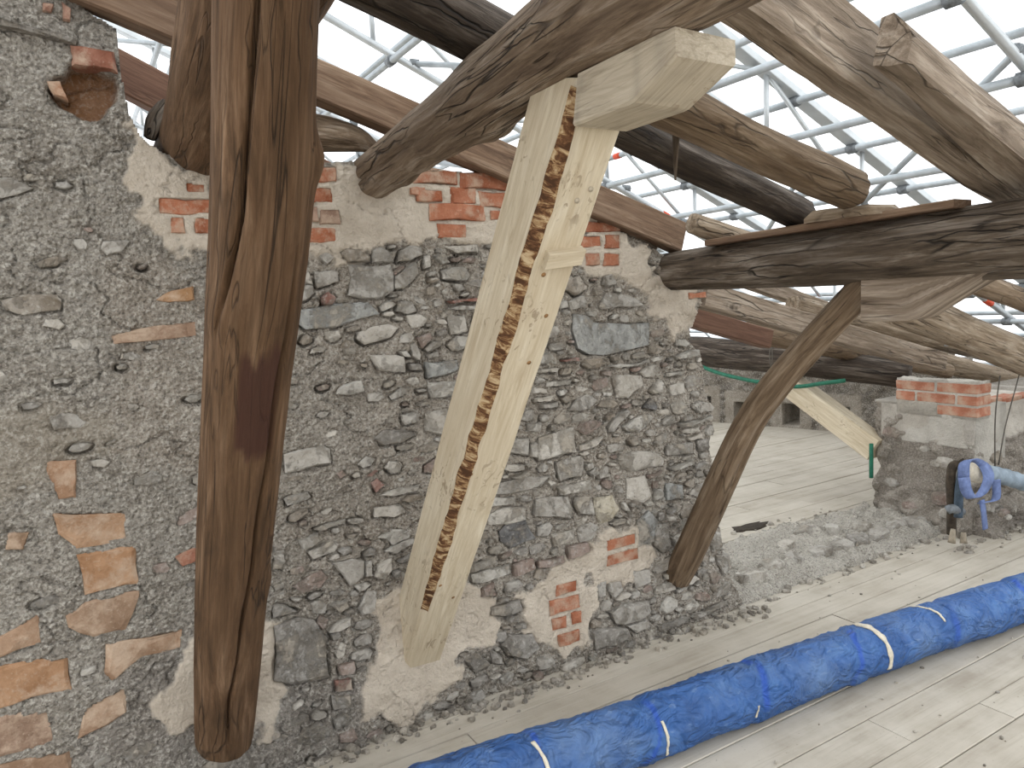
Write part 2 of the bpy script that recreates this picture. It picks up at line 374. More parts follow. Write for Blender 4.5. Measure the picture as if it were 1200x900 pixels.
# ------------------------------------------------------------------ FLOOR
fl = empty('floor'); struct(fl)
sub = link('subfloor', [(-7, -7, -.06), (12, -7, -.06), (12, 12, -.06), (-7, 12, -.06), (-7, -7, -.2), (12, -7, -.2), (12, 12, -.2), (-7, 12, -.2)],
     [(0, 1, 2, 3), (4, 7, 6, 5), (0, 4, 5, 1), (1, 5, 6, 2), (2, 6, 7, 3), (3, 7, 4, 0)], 'subfloor', fl)
YW = 2.614
prng = random.Random(4)
def plank(x0, x1, y0, y1, dz):
    g = .0022; sec = rect(y1-y0-2*g, .04, .0025)
    k = prng.random(); sg = prng.randint(0, 99)
    o = sweep('plank', (x0+.0015, (y0+y1)/2, -.02+dz), (x1-.0015, (y0+y1)/2, -.02+dz), sec, (0, 1, 0), (0, 0, 1), 'plank', max(2, int((x1-x0)/.8)), .0006, seed=sg, parent=fl, tintf=lambda u, v, s: k)
ys = [2.64, 2.51, 2.384, 2.235, 2.08, 1.925, 1.768, 1.589, 1.415, 1.284, 1.13, .97, .80, .63, .45, .27, .1, -.08, -.26, -.44, -.62, -.8]
for i in range(len(ys)-1):
    j = prng.uniform(.3, 5.2); xs = [-4.5, j-3.9 if j > 3 else j, 7.5]
    if i in (3,): xs = [-4.5, 3.1, 7.5]
    if i < 2: xs = [-4.5, -.4, 7.5]
    for a, b in zip(xs[:-1], xs[1:]): plank(a, b, ys[i+1], ys[i], prng.uniform(-.0015, .0015))
plank(-4.5, 7.5, -7, -.8, 0)
y = 3.12
while y < 9.5:
    w = prng.uniform(.15, .2); j = prng.uniform(2.9, 6.0)
    for a, b in ((1.5, j), (j, 7.6)): plank(a, b, y, y+w, prng.uniform(-.002, .002))
    y += w
for a, b in ((-4.5, 1.5),): plank(a, b, 3.12, 9.5, 0)

# ------------------------------------------------------------------ MAIN WALL (rubble stone with roughcast and brick)
def wallx(p):
    q = on(p, 1, YW); return (q[0], q[2])
def relief(x, z):
    """low, slow undulation of the wall face, positive = towards the room"""
    r = .022*fbm(x*1.6, z*1.6, 0, 21, 3)
    r = r + .045*np.exp(-((z-.0)/.16)**2) + .02*np.clip(.8-z, 0, .8)            # spreading foot
    return r
DX = .0050
gx = np.arange(-.78, 2.98, DX); gz = np.arange(-.03, 2.78, DX); X2, Z2 = np.meshgrid(gx, gz, indexing='ij')
PX, PY = proj(X2, np.full_like(X2, YW), Z2)
wob1 = fbm(X2*8, Z2*8, 0, 3, 6)*34; wob2 = fbm(X2*8, Z2*8, 0, 4, 6)*34
QX, QY = PX+wob1, PY+wob2
def reg(poly, soft=8): return np.clip(.5-polydist(QX, QY, poly)/soft, 0, 1)
lime = np.zeros_like(X2)
LIME = [[(432, 700), (478, 672), (545, 672), (582, 700), (570, 735), (545, 765), (538, 785), (480, 822), (412, 842), (412, 790), (442, 745)],
        [(612, 700), (650, 668), (690, 648), (745, 620), (762, 650), (735, 668), (692, 690), (690, 745), (640, 765), (615, 730)],
        [(150, 150), (175, 165), (250, 210), (250, 300), (205, 300), (180, 270), (150, 250)],
        [(362, 190), (420, 190), (490, 215), (510, 270), (500, 296), (360, 300)],
        [(690, 285), (770, 285), (770, 330), (815, 335), (815, 385), (795, 410), (765, 380), (755, 345), (700, 318)],
        [(470, 196), (600, 205), (605, 275), (560, 270), (520, 288), (495, 285)], [(675, 245), (740, 275), (770, 290), (765, 320), (725, 322), (690, 315), (672, 300)],
        [(185, 850), (200, 800), (232, 745), (330, 735), (328, 800), (300, 850)]]
for p in LIME: lime = np.maximum(lime, reg(p, 4))
rough = np.clip((345+.03*QY-QX)/60, 0, 1)                                       # roughcast render towards the chimney side
rough = np.maximum(rough, .55*np.clip((470+.0*QY-QX)/60, 0, 1)*np.clip((QY-400)/40, 0, 1)*np.clip((640-QY)/60, 0, 1))
tanp = reg([(-80, 500), (60, 480), (120, 490), (130, 520), (60, 560), (-80, 610)], 30)
pale = reg([(128, 310), (180, 300), (240, 330), (240, 400), (250, 560), (200, 560), (125, 520), (130, 380)], 30)
cem = reg([(120, 800), (180, 745), (232, 745), (330, 790), (420, 780), (420, 860), (330, 930), (60, 930)], 30)
base = np.array(lin('c6bbad')); cR = np.array(lin('a8a298')); cL = np.array(lin('e2d4c1')); cT = np.array(lin('a99d88')); cP = np.array(lin('b9ab9a')); cC = np.array(lin('8e867d'))
cD = np.array(lin('a0978b'))
col = np.ones(X2.shape+(4,)); c3 = np.broadcast_to(base, X2.shape+(3,)).copy()
def over(mask, c):
    global c3
    c3 = c3*(1-mask[..., None]) + c*mask[..., None]
over(np.clip((QY-640)/60, 0, 1)*np.clip((560-QX)/80, 0, 1)*.8, cD)
over(np.clip((QY-(905-.36*(QX-310)+-70))/40, 0, 1)*np.clip((QX-500)/60, 0, 1)*.8, cD)
over(rough, cR); over(tanp*.8, cT); over(pale*.8, cP); over(cem, cC); over(lime, cL)
sandy = reg([(72, 92), (82, 80), (135, 92), (135, 128), (100, 128), (62, 110)], 8); over(sandy, np.array(lin('9a6b42')))
col[..., :3] = c3; grainf = np.clip(1-lime*.85-tanp*.5-cem*.3-sandy*.6, .1, 1); col[..., 3] = grainf
# heights of the mortar face
f1, f2, ci = worley(X2*38, Z2*38, 2); g1, g2, gi = worley(X2*75, Z2*75, 8); k1_, k2_, ki = worley(X2*19+.3*fbm(X2*20, Z2*20, 0, 1, 2), Z2*24, 14)
H = relief(X2, Z2)
H += grainf*(.010*fbm(X2*14, Z2*14, 0, 31, 5) + (.55-f1)*.010*(ci > .35) + (.5-g1)*.007*(gi > .3) + (.5-k1_)*.016*(ki > .55) - .012*np.clip(.5-f1, 0, 1)*(ci < .12)) + lime*(.014*fbm(X2*7, Z2*13, 0, 35, 5)-.008*np.clip(1-np.abs(fbm(X2*5, Z2*9, 0, 36, 4))/.02, 0, 1))
H += lime*.012 + rough*.006 + sandy*(-.07)
cr = np.abs(fbm(X2*3.2, Z2*5.5, 0, 77, 4)); H -= (1-lime)*(1-tanp)*.016*np.clip(1-cr/.018, 0, 1)
occ = np.zeros(X2.shape, np.int8)
occ[(lime > .4) | (sandy > .3)] = 2
stone_zone = np.clip(1-rough*1.3, 0, 1)

wall = None
stones = []     # (area, geo V, F, colour)
def wall_stone(poly, c, proud=None, joint=None, N=10, kind='stone', rnd=rng):
    P = np.array(poly); cx_, cz_ = P.mean(0); x0, x1 = P[:, 0].min()-.035, P[:, 0].max()+.035; z0, z1 = P[:, 1].min()-.035, P[:, 1].max()+.035
    i0, i1 = max(0, int((x0-gx[0])/DX)), min(len(gx), int((x1-gx[0])/DX)+2); k0, k1 = max(0, int((z0-gz[0])/DX)), min(len(gz), int((z1-gz[0])/DX)+2)
    if i1 <= i0 or k1 <= k0: return
    xs, zs = X2[i0:i1, k0:k1], Z2[i0:i1, k0:k1]; sd = polydist(xs, zs, [tuple(q) for q in P])
    j = rnd.uniform(.1, 1) if joint is None else joint
    below = np.clip(.55+(cz_-zs)/(np.ptp(P[:, 1])+.01), .15, 1.2)
    ring = np.exp(-(np.maximum(sd-.002, 0)/.006)**2)*(sd > -.012)*(.5+.9*np.clip(vn(xs*24, zs*24, 0, 5)+.5, 0, 1))
    H[i0:i1, k0:k1] -= .040*j*ring*below
    ins = sd < -.004
    rel = relief(np.array([cx_]), np.array([cz_]))[0]
    H[i0:i1, k0:k1] = np.where(ins, np.minimum(H[i0:i1, k0:k1], rel-.012), H[i0:i1, k0:k1])
    occ[i0:i1, k0:k1][sd < .006] = 1
    pr = rnd.uniform(.008, .022) if proud is None else proud
    V, F = stone_geo(P, pr, .05, rnd, N)
    W3 = np.stack([V[:, 0], YW-(V[:, 2]+rel), V[:, 1]], 1)
    area = abs(np.ptp(P[:, 0])*np.ptp(P[:, 1])); stones.append((area, W3, F, c, kind))
TONE = {'g': 'b0aaa1', 'l': 'cac3b8', 'b': 'a2a4a2', 'd': '8e8880', 'k': '505053', 'r': '9a6250', 'p': '957d70', 'c': 'bdb29a', 't': '978a79', 'w': 'c6c1b8'}
def S(crop, scale, tone, *pts, **kw):
    poly = [wallx((crop[0]+u/scale, crop[1]+v/scale)) for u, v in pts]
    c = np.array(lin(TONE[tone]))*rng.uniform(.88, 1.1); wall_stone(poly, c, **kw)
A = ((320, 280), 5)
S(*A, 't', (380, 80), (430, 55), (500, 60), (575, 105), (565, 135), (440, 138)); S(*A, 'g', (580, 70), (640, 45), (690, 80), (712, 135), (585, 140))
S(*A, 'g', (730, 135), (745, 70), (800, 40), (870, 45), (875, 95), (800, 130)); S(*A, 'g', (440, 150), (690, 150), (708, 200), (705, 300), (640, 350), (540, 355), (440, 330), (460, 220))
S(*A, 'g', (715, 220), (835, 135), (850, 200), (770, 290), (715, 290)); S(*A, 'p', (705, 190), (765, 150), (770, 170), (715, 215))
S(*A, 'l', (130, 170), (200, 170), (235, 265), (130, 262)); S(*A, 'g', (130, 275), (235, 275), (235, 320), (190, 360), (130, 365)); S(*A, 'r', (280, 345), (320, 310), (368, 345), (345, 385), (295, 388))
S(*A, 'b', (135, 420), (550, 370), (625, 440), (380, 515), (190, 530), (140, 490)); S(*A, 'w', (940, 100), (1000, 90), (1035, 140), (985, 150)); S(*A, 'w', (880, 100), (910, 95), (920, 165), (885, 175))
S(*A, 'l', (1000, 45), (1200, 30), (1200, 80), (1080, 85)); S(*A, 'b', (885, 720), (1075, 710), (1075, 765), (905, 815)); S(*A, 'w', (905, 840), (1090, 835), (1080, 915), (920, 930))
S(*A, 'g', (800, 620), (830, 610), (862, 680), (855, 715), (810, 690)); S(*A, 'g', (735, 660), (775, 655), (805, 695), (760, 690)); S(*A, 'd', (790, 730), (860, 735), (865, 765), (795, 765))
S(*A, 'g', (885, 645), (930, 600), (985, 605), (970, 635), (900, 660)); S(*A, 'p', (835, 580), (910, 550), (930, 580), (870, 640)); S(*A, 'g', (900, 680), (960, 655), (970, 690), (910, 700))
S(*A, 'r', (1020, 365), (1200, 345), (1200, 365), (1050, 380)); S(*A, 'w', (1010, 410), (1200, 390), (1200, 408), (1100, 415)); S(*A, 'l', (560, 680), (760, 690), (770, 780), (620, 770))
S(*A, 'g', (240, 190), (380, 190), (385, 250), (260, 290)); S(*A, 'g', (260, 100), (310, 75), (360, 110), (310, 150)); S(*A, 'l', (1020, 440), (1120, 450), (1140, 540), (1040, 560))
A = ((320, 460), 5)
S(*A, 'l', (60, 360), (150, 335), (290, 310), (330, 330), (335, 410), (200, 440), (70, 470)); S(*A, 'd', (590, 270), (640, 220), (760, 215), (840, 240), (750, 290), (640, 310))
S(*A, 'l', (885, 120), (1050, 100), (1010, 250), (890, 225)); S(*A, 'w', (490, 420), (540, 370), (590, 385), (570, 425), (520, 440)); S(*A, 'r', (570, 530), (605, 500), (650, 540), (600, 585))
S(*A, 'r', (540, 490), (590, 450), (610, 455), (570, 490)); S(*A, 'p', (360, 470), (400, 450), (420, 480), (390, 505)); S(*A, 'l', (620, 600), (850, 540), (850, 565), (690, 605)); S(*A, 'w', (610, 850), (700, 800), (800, 815), (800, 850), (700, 895), (665, 860))
S(*A, 'g', (60, 620), (200, 580), (220, 610), (80, 660)); S(*A, 'l', (240, 800), (420, 740), (420, 765), (260, 810)); S(*A, 'g', (740, 130), (830, 110), (850, 170), (760, 190))
A = ((320, 620), 5)
S(*A, 'g', (0, 125), (60, 120), (68, 190), (45, 230), (0, 235)); S(*A, 'g', (345, 195), (460, 170), (530, 185), (530, 270), (450, 330), (400, 260)); S(*A, 'g', (540, 190), (570, 180), (578, 270), (540, 275))
S(*A, 'l', (585, 270), (610, 210), (690, 165), (690, 235), (650, 285), (610, 290)); S(*A, 'g', (650, 130), (720, 90), (820, 50), (830, 80), (720, 145)); S(*A, 'd', (730, 190), (810, 130), (820, 180), (740, 200))
S(*A, 'd', (0, 440), (60, 440), (140, 480), (0, 520)); S(*A, 'g', (215, 430), (270, 410), (310, 440), (300, 490), (230, 490)); S(*A, 'g', (320, 440), (430, 410), (440, 450), (390, 490))
S(*A, 'g', (490, 460), (540, 360), (600, 360), (590, 470), (520, 500)); S(*A, 'l', (320, 600), (370, 545), (445, 510), (450, 550), (380, 590)); S(*A, 'd', (0, 560), (150, 510), (240, 530), (310, 640), (320, 860), (100, 900), (0, 880))
S(*A, 'l', (355, 720), (390, 660), (425, 670), (410, 740), (370, 755)); S(*A, 'p', (375, 800), (470, 770), (475, 840), (390, 850)); S(*A, 'r', (355, 880), (450, 870), (460, 930), (360, 940)); S(*A, 'p', (255, 550), (275, 500), (320, 520), (290, 590))
S(*A, 'd', (330, 610), (385, 590), (390, 620), (345, 650)); S(*A, 'd', (330, 960), (440, 960), (450, 1020), (340, 1040))
A = ((540, 580), 3.75)
S(*A, 'w', (120, 15), (235, 5), (240, 35), (130, 50)); S(*A, 'g', (245, 5), (305, 0), (310, 25), (250, 25)); S(*A, 'l', (115, 90), (200, 50), (280, 50), (280, 105), (120, 130)); S(*A, 'g', (320, 20), (460, 5), (485, 60), (480, 105), (320, 90))
S(*A, 'k', (165, 160), (200, 120), (280, 110), (325, 190), (210, 235), (170, 200)); S(*A, 'l', (390, 170), (490, 145), (495, 190), (405, 225)); S(*A, 'g', (490, 10), (565, 5), (580, 85), (510, 80), (492, 40))
S(*A, 'c', (575, 10), (660, 0), (690, 60), (650, 110), (600, 125), (585, 90)); S(*A, 'b', (765, 110), (815, 65), (855, 110), (838, 200), (770, 225)); S(*A, 'd', (862, 75), (885, 75), (890, 108), (862, 112)); S(*A, 'g', (845, 130), (900, 120), (918, 230), (880, 250), (845, 220))
S(*A, 'p', (460, 225), (550, 205), (560, 240), (470, 280)); S(*A, 'p', (220, 300), (310, 275), (325, 320), (230, 355)); S(*A, 'p', (335, 290), (445, 265), (450, 290), (338, 318)); S(*A, 'w', (40, 300), (150, 265), (155, 295), (40, 335))
S(*A, 'w', (40, 350), (210, 300), (215, 340), (110, 380), (50, 385)); S(*A, 'p', (90, 410), (140, 380), (150, 440), (85, 445)); S(*A, 'd', (125, 490), (250, 455), (265, 500), (180, 530), (130, 525)); S(*A, 'd', (165, 650), (200, 605), (300, 600), (330, 660), (270, 705), (190, 690), proud=.03)
S(*A, 'd', (10, 720), (60, 680), (115, 730), (50, 770)); S(*A, 'd', (120, 672), (165, 700), (170, 730), (122, 725)); S(*A, 'g', (585, 390), (630, 370), (630, 440), (600, 450)); S(*A, 'g', (640, 380), (690, 375), (700, 410), (660, 450), (642, 420))
S(*A, 'g', (740, 330), (820, 320), (825, 380), (760, 405)); S(*A, 'g', (640, 510), (700, 470), (800, 455), (810, 500), (690, 560), (660, 555), proud=.03); S(*A, 'd', (555, 590), (700, 570), (720, 610), (560, 660)); S(*A, 'g', (705, 562), (790, 530), (800, 560), (740, 590))
S(*A, 'g', (1070, 170), (1130, 160), (1150, 240), (1100, 250)); S(*A, 'g', (1110, 260), (1165, 255), (1175, 320), (1140, 345)); S(*A, 'd', (225, 575), (275, 550), (285, 580), (240, 590)); S(*A, 'd', (145, 600), (190, 595), (198, 635), (150, 640)); S(*A, 'd', (20, 800), (90, 770), (95, 790), (30, 830))
S(*A, 'd', (830, 560), (960, 515), (965, 530), (840, 585)); S(*A, 'g', (975, 520), (1130, 450), (1140, 465), (990, 530))
A = ((640, 480), 5)
S(*A, 'l', (190, 210), (260, 180), (330, 155), (300, 205), (195, 240)); S(*A, 'g', (55, 310), (190, 270), (215, 290), (205, 390), (80, 415)); S(*A, 'l', (60, 455), (245, 405), (262, 465), (78, 498)); S(*A, 'l', (415, 290), (430, 260), (640, 245), (685, 290), (680, 325), (500, 365), (440, 340))
S(*A, 'l', (460, 400), (570, 385), (612, 510), (560, 540), (465, 520)); S(*A, 'b', (690, 430), (790, 440), (800, 520), (700, 530)); S(*A, 'g', (695, 210), (850, 190), (850, 255), (700, 265)); S(*A, 'w', (715, 340), (845, 290), (850, 315), (730, 355))
S(*A, 'w', (765, 80), (900, 60), (955, 30), (960, 50), (860, 80), (770, 100), proud=.03); S(*A, 'l', (770, 120), (880, 95), (890, 125), (790, 135)); S(*A, 'l', (820, 165), (900, 135), (905, 165), (830, 180)); S(*A, 'd', (870, 180), (940, 170), (940, 235), (890, 245))
S(*A, 'g', (355, 210), (455, 205), (450, 235), (370, 255)); S(*A, 'g', (290, 370), (350, 330), (370, 390), (300, 405)); S(*A, 'w', (230, 320), (270, 310), (275, 340), (240, 355)); S(*A, 'w', (250, 370), (290, 335), (295, 370), (265, 390)); S(*A, 'w', (430, 545), (450, 540), (490, 600), (450, 590))
S(*A, 'p', (585, 385), (670, 350), (670, 370), (592, 402)); S(*A, 'p', (612, 420), (650, 415), (640, 455), (615, 460)); S(*A, 'g', (365, 110), (420, 20), (470, 0), (488, 8), (400, 130), (367, 130))
A = ((640, 300), 5)
S(*A, 'b', (155, 340), (220, 345), (260, 390), (400, 395), (480, 400), (600, 390), (595, 520), (430, 560), (250, 575), (185, 540), (150, 430), proud=.012, N=12); S(*A, 'g', (305, 300), (340, 220), (480, 230), (570, 290), (520, 300), (320, 315)); S(*A, 'g', (330, 170), (330, 120), (380, 105), (410, 165), (350, 180))
S(*A, 't', (595, 530), (620, 505), (690, 545), (650, 575), (602, 570)); S(*A, 'w', (355, 645), (600, 600), (605, 620), (420, 655)); S(*A, 'w', (610, 605), (680, 585), (685, 600), (620, 620)); S(*A, 'l', (380, 710), (555, 700), (565, 760), (480, 830), (410, 830), (400, 770))
S(*A, 'w', (695, 685), (800, 670), (790, 700), (700, 705)); S(*A, 'l', (600, 790), (660, 720), (680, 740), (670, 800), (620, 810)); S(*A, 'k', (570, 890), (600, 830), (638, 880), (630, 905)); S(*A, 'g', (125, 270), (220, 230), (230, 300), (140, 320)); S(*A, 'w', (75, 280), (110, 260), (120, 300), (80, 310))
S(*A, 'w', (0, 735), (150, 725), (140, 750), (0, 765)); S(*A, 'w', (740, 590), (880, 548), (876, 580), (750, 605), proud=.03); S(*A, 'p', (320, 680), (380, 670), (370, 700), (330, 700)); S(*A, 'r', (90, 610), (190, 595), (190, 615), (100, 620)); S(*A, 'l', (715, 760), (800, 740), (800, 800), (720, 820))
A = ((400, 300), 3)
S(*A, 'l', (690, 640), (815, 600), (825, 690), (690, 720)); S(*A, 'g', (592, 640), (655, 640), (655, 700), (592, 690)); S(*A, 'l', (662, 660), (685, 655), (685, 710), (662, 705)); S(*A, 'g', (540, 800), (735, 772), (700, 808), (540, 838)); S(*A, 'l', (600, 780), (655, 750), (635, 782))
S(*A, 'l', (683, 400), (760, 394), (758, 408), (690, 412)); S(*A, 'l', (672, 462), (720, 470), (725, 482), (672, 482)); S(*A, 'g', (650, 590), (700, 585), (695, 615), (650, 615)); S(*A, 'l', (675, 500), (740, 492), (735, 508), (678, 512)); S(*A, 'g', (700, 520), (760, 512), (760, 530), (705, 535))
# large flat tan bricks showing through the roughcast
A = ((0, 600), 3)
TANB = [('a8815f', (180, 0), (440, 0), (440, 90), (270, 125), (205, 75)), ('a97a50', (268, 147), (478, 117), (488, 248), (297, 288)), ('94765d', (230, 360), (300, 312), (488, 270), (488, 290), (440, 408), (330, 433), (240, 400)),
        ('977457', (370, 460), (638, 407), (630, 470), (500, 500), (390, 588), (365, 560)), ('a77a52', (-30, 545), (240, 502), (253, 618), (-30, 692)), ('a17f63', (-30, 450), (60, 402), (135, 352), (148, 458), (-30, 517)), ('8c6f5c', (-30, 724), (170, 692), (188, 798), (-30, 862)),
        ('96765c', (300, 680), (438, 604), (448, 690), (380, 738), (272, 788)), ('8f7057', (-30, 885), (250, 824), (258, 930), (-30, 950)), ('a05c44', (605, 150), (690, 118), (708, 160), (640, 188)), ('94785f', (30, 72), (110, 62), (82, 130), (20, 130))]
brick_polys = []
for c, *pts in TANB: brick_polys.append((c, [wallx((u/3, 600+v/3)) for u, v in pts], .008))
for c, *pts in [('9b7455', (160, 720), (268, 716), (268, 850), (206, 858)), ('977862', (390, 282), (480, 256), (685, 231), (689, 280), (520, 300), (400, 310)), ('a27443', (548, 155), (600, 122), (680, 106), (685, 155), (590, 165))]:
    brick_polys.append((c, [wallx((u/3, 300+v/3)) for u, v in pts], .012))
for c, *pts in [('8f4a33', (245, 165), (400, 187), (414, 262), (252, 237)), ('9c6845', (165, 292), (212, 290), (240, 360), (190, 340)), ('8d5141', (150, 20), (190, 25), (180, 55), (150, 50)), ('8d5141', (217, 15), (250, 40), (246, 85), (221, 80))]:
    brick_polys.append((c, [wallx((u/3, v/3)) for u, v in pts], .02))
for c, P, pr in brick_polys: wall_stone(P, (np.array(lin(c))*.72+np.array(lin('8f8272'))*.28)*1.05, pr, .12, 12, 'brick')
# red bricks in courses: pixel boxes of single bricks (centre-left x, right x, y at mid height, pixel height)
def brickpx(x0, x1, ym, hp, c='a9684a', proud=.014):
    xm = (x0+x1)/2; sl = (285-ym)/(2060-xm); ca = wallx((x0, ym+sl*(x0-xm))); cb = wallx((x1, ym+sl*(x1-xm))); zt = wallx((xm, ym-hp/2))[1]; zb = wallx((xm, ym+hp/2))[1]
    j = lambda: rng.uniform(-.003, .003); dz = (cb[1]-ca[1])/2
    P = [(ca[0]+j(), zb-dz+j()), (cb[0]+j(), zb+dz+j()), (cb[0]+j(), zt+dz+j()), (ca[0]+j(), zt-dz+j())]
    wall_stone(P, np.array(lin(c))*rng.uniform(.85, 1.12), proud, .12, 8, 'brick')
for a in [(478, 536, 208, 17), (539, 597, 213, 19), (488, 518, 229, 13), (528, 558, 230, 19), (561, 594, 234, 19), (503, 568, 250, 20), (573, 589, 253, 12), (512, 547, 271, 17),
          (686, 727, 265, 13), (680, 704, 283, 14), (707, 725, 283, 15), (686, 703, 304, 14), (707, 725, 304, 14), (598, 640, 300, 14, '8d5141'), (480, 498, 224, 9),
          (185, 250, 241, 19), (199, 217, 264, 19), (229, 250, 265, 19), (217, 240, 221, 12), (362, 395, 204, 18), (360, 388, 229, 16), (358, 394, 275, 17), (363, 373, 251, 18, 'a08472'), (375, 399, 254, 18, 'a08472'),
          (707, 741, 634, 13), (708, 745, 651, 14), (650, 673, 688, 13), (642, 677, 707, 17), (643, 660, 728, 14), (666, 677, 722, 13), (648, 673, 744, 13), (803, 825, 346, 7)]:
    brickpx(*a)
n_brick = sum(1 for s in stones if s[4] == 'brick')
# fill: smaller rubble thrown in where the photograph shows stone
frng = random.Random(5)
topx = np.array([wallx(p) for p in [(-60, -60), (74, -3), (110, 18), (138, 32), (145, 100), (152, 132), (166, 160), (188, 178), (250, 195), (360, 185), (400, 188), (480, 197), (600, 206), (640, 212), (690, 250), (735, 275), (770, 292), (800, 318), (826, 338)]])
def top(x): return np.interp(x, topx[:, 0], topx[:, 1])
rgt = np.array([wallx(p) for p in [(862, 720), (858, 690), (848, 660), (842, 620), (838, 560), (832, 520), (836, 490), (824, 455), (822, 415), (808, 400), (814, 370), (826, 338)]])
rgt = rgt[np.argsort(rgt[:, 1])]
def right(z): return np.interp(z, rgt[:, 1], rgt[:, 0])
cls = [(.064, 500), (.048, 1300), (.034, 3000), (.023, 4500), (.014, 3000)]
for size, tries in cls:
    for t in range(tries):
        x, z = frng.uniform(-.3, 2.75), frng.uniform(.01, 2.05)
        if z > top(x)-.05 or x > right(z)-.02: continue
        i, k = int((x-gx[0])/DX), int((z-gz[0])/DX)
        if occ[i, k] or frng.random() > stone_zone[i, k]**2+.03: continue
        px_, py_ = PX[i, k], PY[i, k]
        mid = (345 < px_ < 500 and 400 < py_ < 640)
        if mid and frng.random() > .22: continue
        s = size*frng.uniform(.8, 1.2); asp = frng.uniform(1.2, 3.2); rx, rz = s*math.sqrt(asp)*.75, s/math.sqrt(asp)*.75; rot = frng.gauss(.04, .16); n = frng.randint(5, 8); P = []
        for q in range(n):
            a = 2*math.pi*(q+frng.uniform(-.28, .28))/n; k1 = frng.uniform(.82, 1.12); sq = 1/max(abs(math.cos(a)), abs(math.sin(a)))**.5
            u, v = rx*k1*math.cos(a)*sq, rz*k1*math.sin(a)*sq; P.append((x+u*math.cos(rot)-v*math.sin(rot), z+u*math.sin(rot)+v*math.cos(rot)))
        Q = np.array(P); a0, a1 = int((Q[:, 0].min()-gx[0])/DX)-1, int((Q[:, 0].max()-gx[0])/DX)+2; b0, b1 = int((Q[:, 1].min()-gz[0])/DX)-1, int((Q[:, 1].max()-gz[0])/DX)+2
        if a0 < 0 or b0 < 0 or a1 >= len(gx) or b1 >= len(gz): continue
        if (occ[a0:a1, b0:b1][polydist(X2[a0:a1, b0:b1], Z2[a0:a1, b0:b1], P) < .002]).any(): continue
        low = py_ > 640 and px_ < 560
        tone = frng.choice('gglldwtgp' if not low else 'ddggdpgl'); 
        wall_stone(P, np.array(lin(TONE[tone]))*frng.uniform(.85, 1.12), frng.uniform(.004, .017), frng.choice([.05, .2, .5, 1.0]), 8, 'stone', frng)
# the wall body itself
keep = (Z2 < top(X2)+.012*fbm(X2*18, Z2*0, 0, 9, 3)) & (X2 < right(Z2)+.012*fbm(Z2*16, 0, 0, 12, 3))
idx = -np.ones(X2.shape, int)
fk = keep[:-1, :-1] & keep[1:, :-1] & keep[1:, 1:] & keep[:-1, 1:]
used = np.zeros_like(keep); used[:-1, :-1] |= fk; used[1:, :-1] |= fk; used[1:, 1:] |= fk; used[:-1, 1:] |= fk
idx[used] = np.arange(used.sum())
V = np.stack([X2[used], YW-H[used], Z2[used]], 1); I = np.argwhere(fk); q = np.stack([idx[I[:, 0], I[:, 1]], idx[I[:, 0]+1, I[:, 1]], idx[I[:, 0]+1, I[:, 1]+1], idx[I[:, 0], I[:, 1]+1]], 1)
e = np.vstack([q[:, [0, 1]], q[:, [1, 2]], q[:, [2, 3]], q[:, [3, 0]]]); key = e[:, 0].astype(np.int64)*(10**7)+e[:, 1]; rev = e[:, 1].astype(np.int64)*(10**7)+e[:, 0]
be = e[~np.isin(key, rev)]; bv = np.unique(be); nv = len(V); bmap = {int(v): nv+i for i, v in enumerate(bv)}
VB = V[bv].copy(); VB[:, 1] = YW+.47; VB[:, 0] -= np.where(VB[:, 0] > 2.3, .0, 0)
F = [tuple(r) for r in q.tolist()] + [(int(b), int(a), bmap[int(a)], bmap[int(b)]) for a, b in be]
nxt = {int(a): int(b) for a, b in be}; st0 = int(be[0, 0]); loop = [st0]
while nxt[loop[-1]] != st0 and len(loop) < len(be)+2: loop.append(nxt[loop[-1]])
F.append(tuple(bmap[v] for v in loop)[::-1])
tc = np.vstack([col[used], col[used][bv]])
wall = link('wall_back', np.vstack([V, VB]), F, 'mortar', None, True, {'tint': ('FLOAT_COLOR', tc)}); struct(wall)
stones.sort(key=lambda s: -s[0]); rest = []; ns = 0
for area, V, F, c, kind in stones:
    if kind == 'stone' and ns >= 298: rest.append((V, F, c)); continue
    ns += kind == 'stone'
    link(kind, V, F, kind, wall, False, {'tint': tint_attr(len(V), c)})
def joined(name, parts, mat, parent=None):
    VV = []; FF = []; CC = []; b = 0
    for V, F, c in parts:
        VV.append(V); FF += [tuple(i+b for i in f) for f in F]; CC.append(np.tile([*c, 1.0], (len(V), 1))); b += len(V)
    o = link(name, np.vstack(VV), FF, mat, parent, False, {'tint': ('FLOAT_COLOR', np.vstack(CC))}); o['kind'] = 'stuff'; return o
if rest: joined('small_stones', rest, 'stone', wall)
# thin ledge slab high on the left of the wall
V, F = stone_geo([wallx(p) for p in [(-20, 22), (30, 36), (70, 44), (92, 50), (88, 56), (60, 50), (20, 40), (-20, 33)]], .05, .05, rng, 10, .05)
link('ledge_slab', np.stack([V[:, 0], YW-V[:, 2], V[:, 1]], 1), F, 'stone', wall, False, {'tint': tint_attr(len(V), lin('7c746a'))})

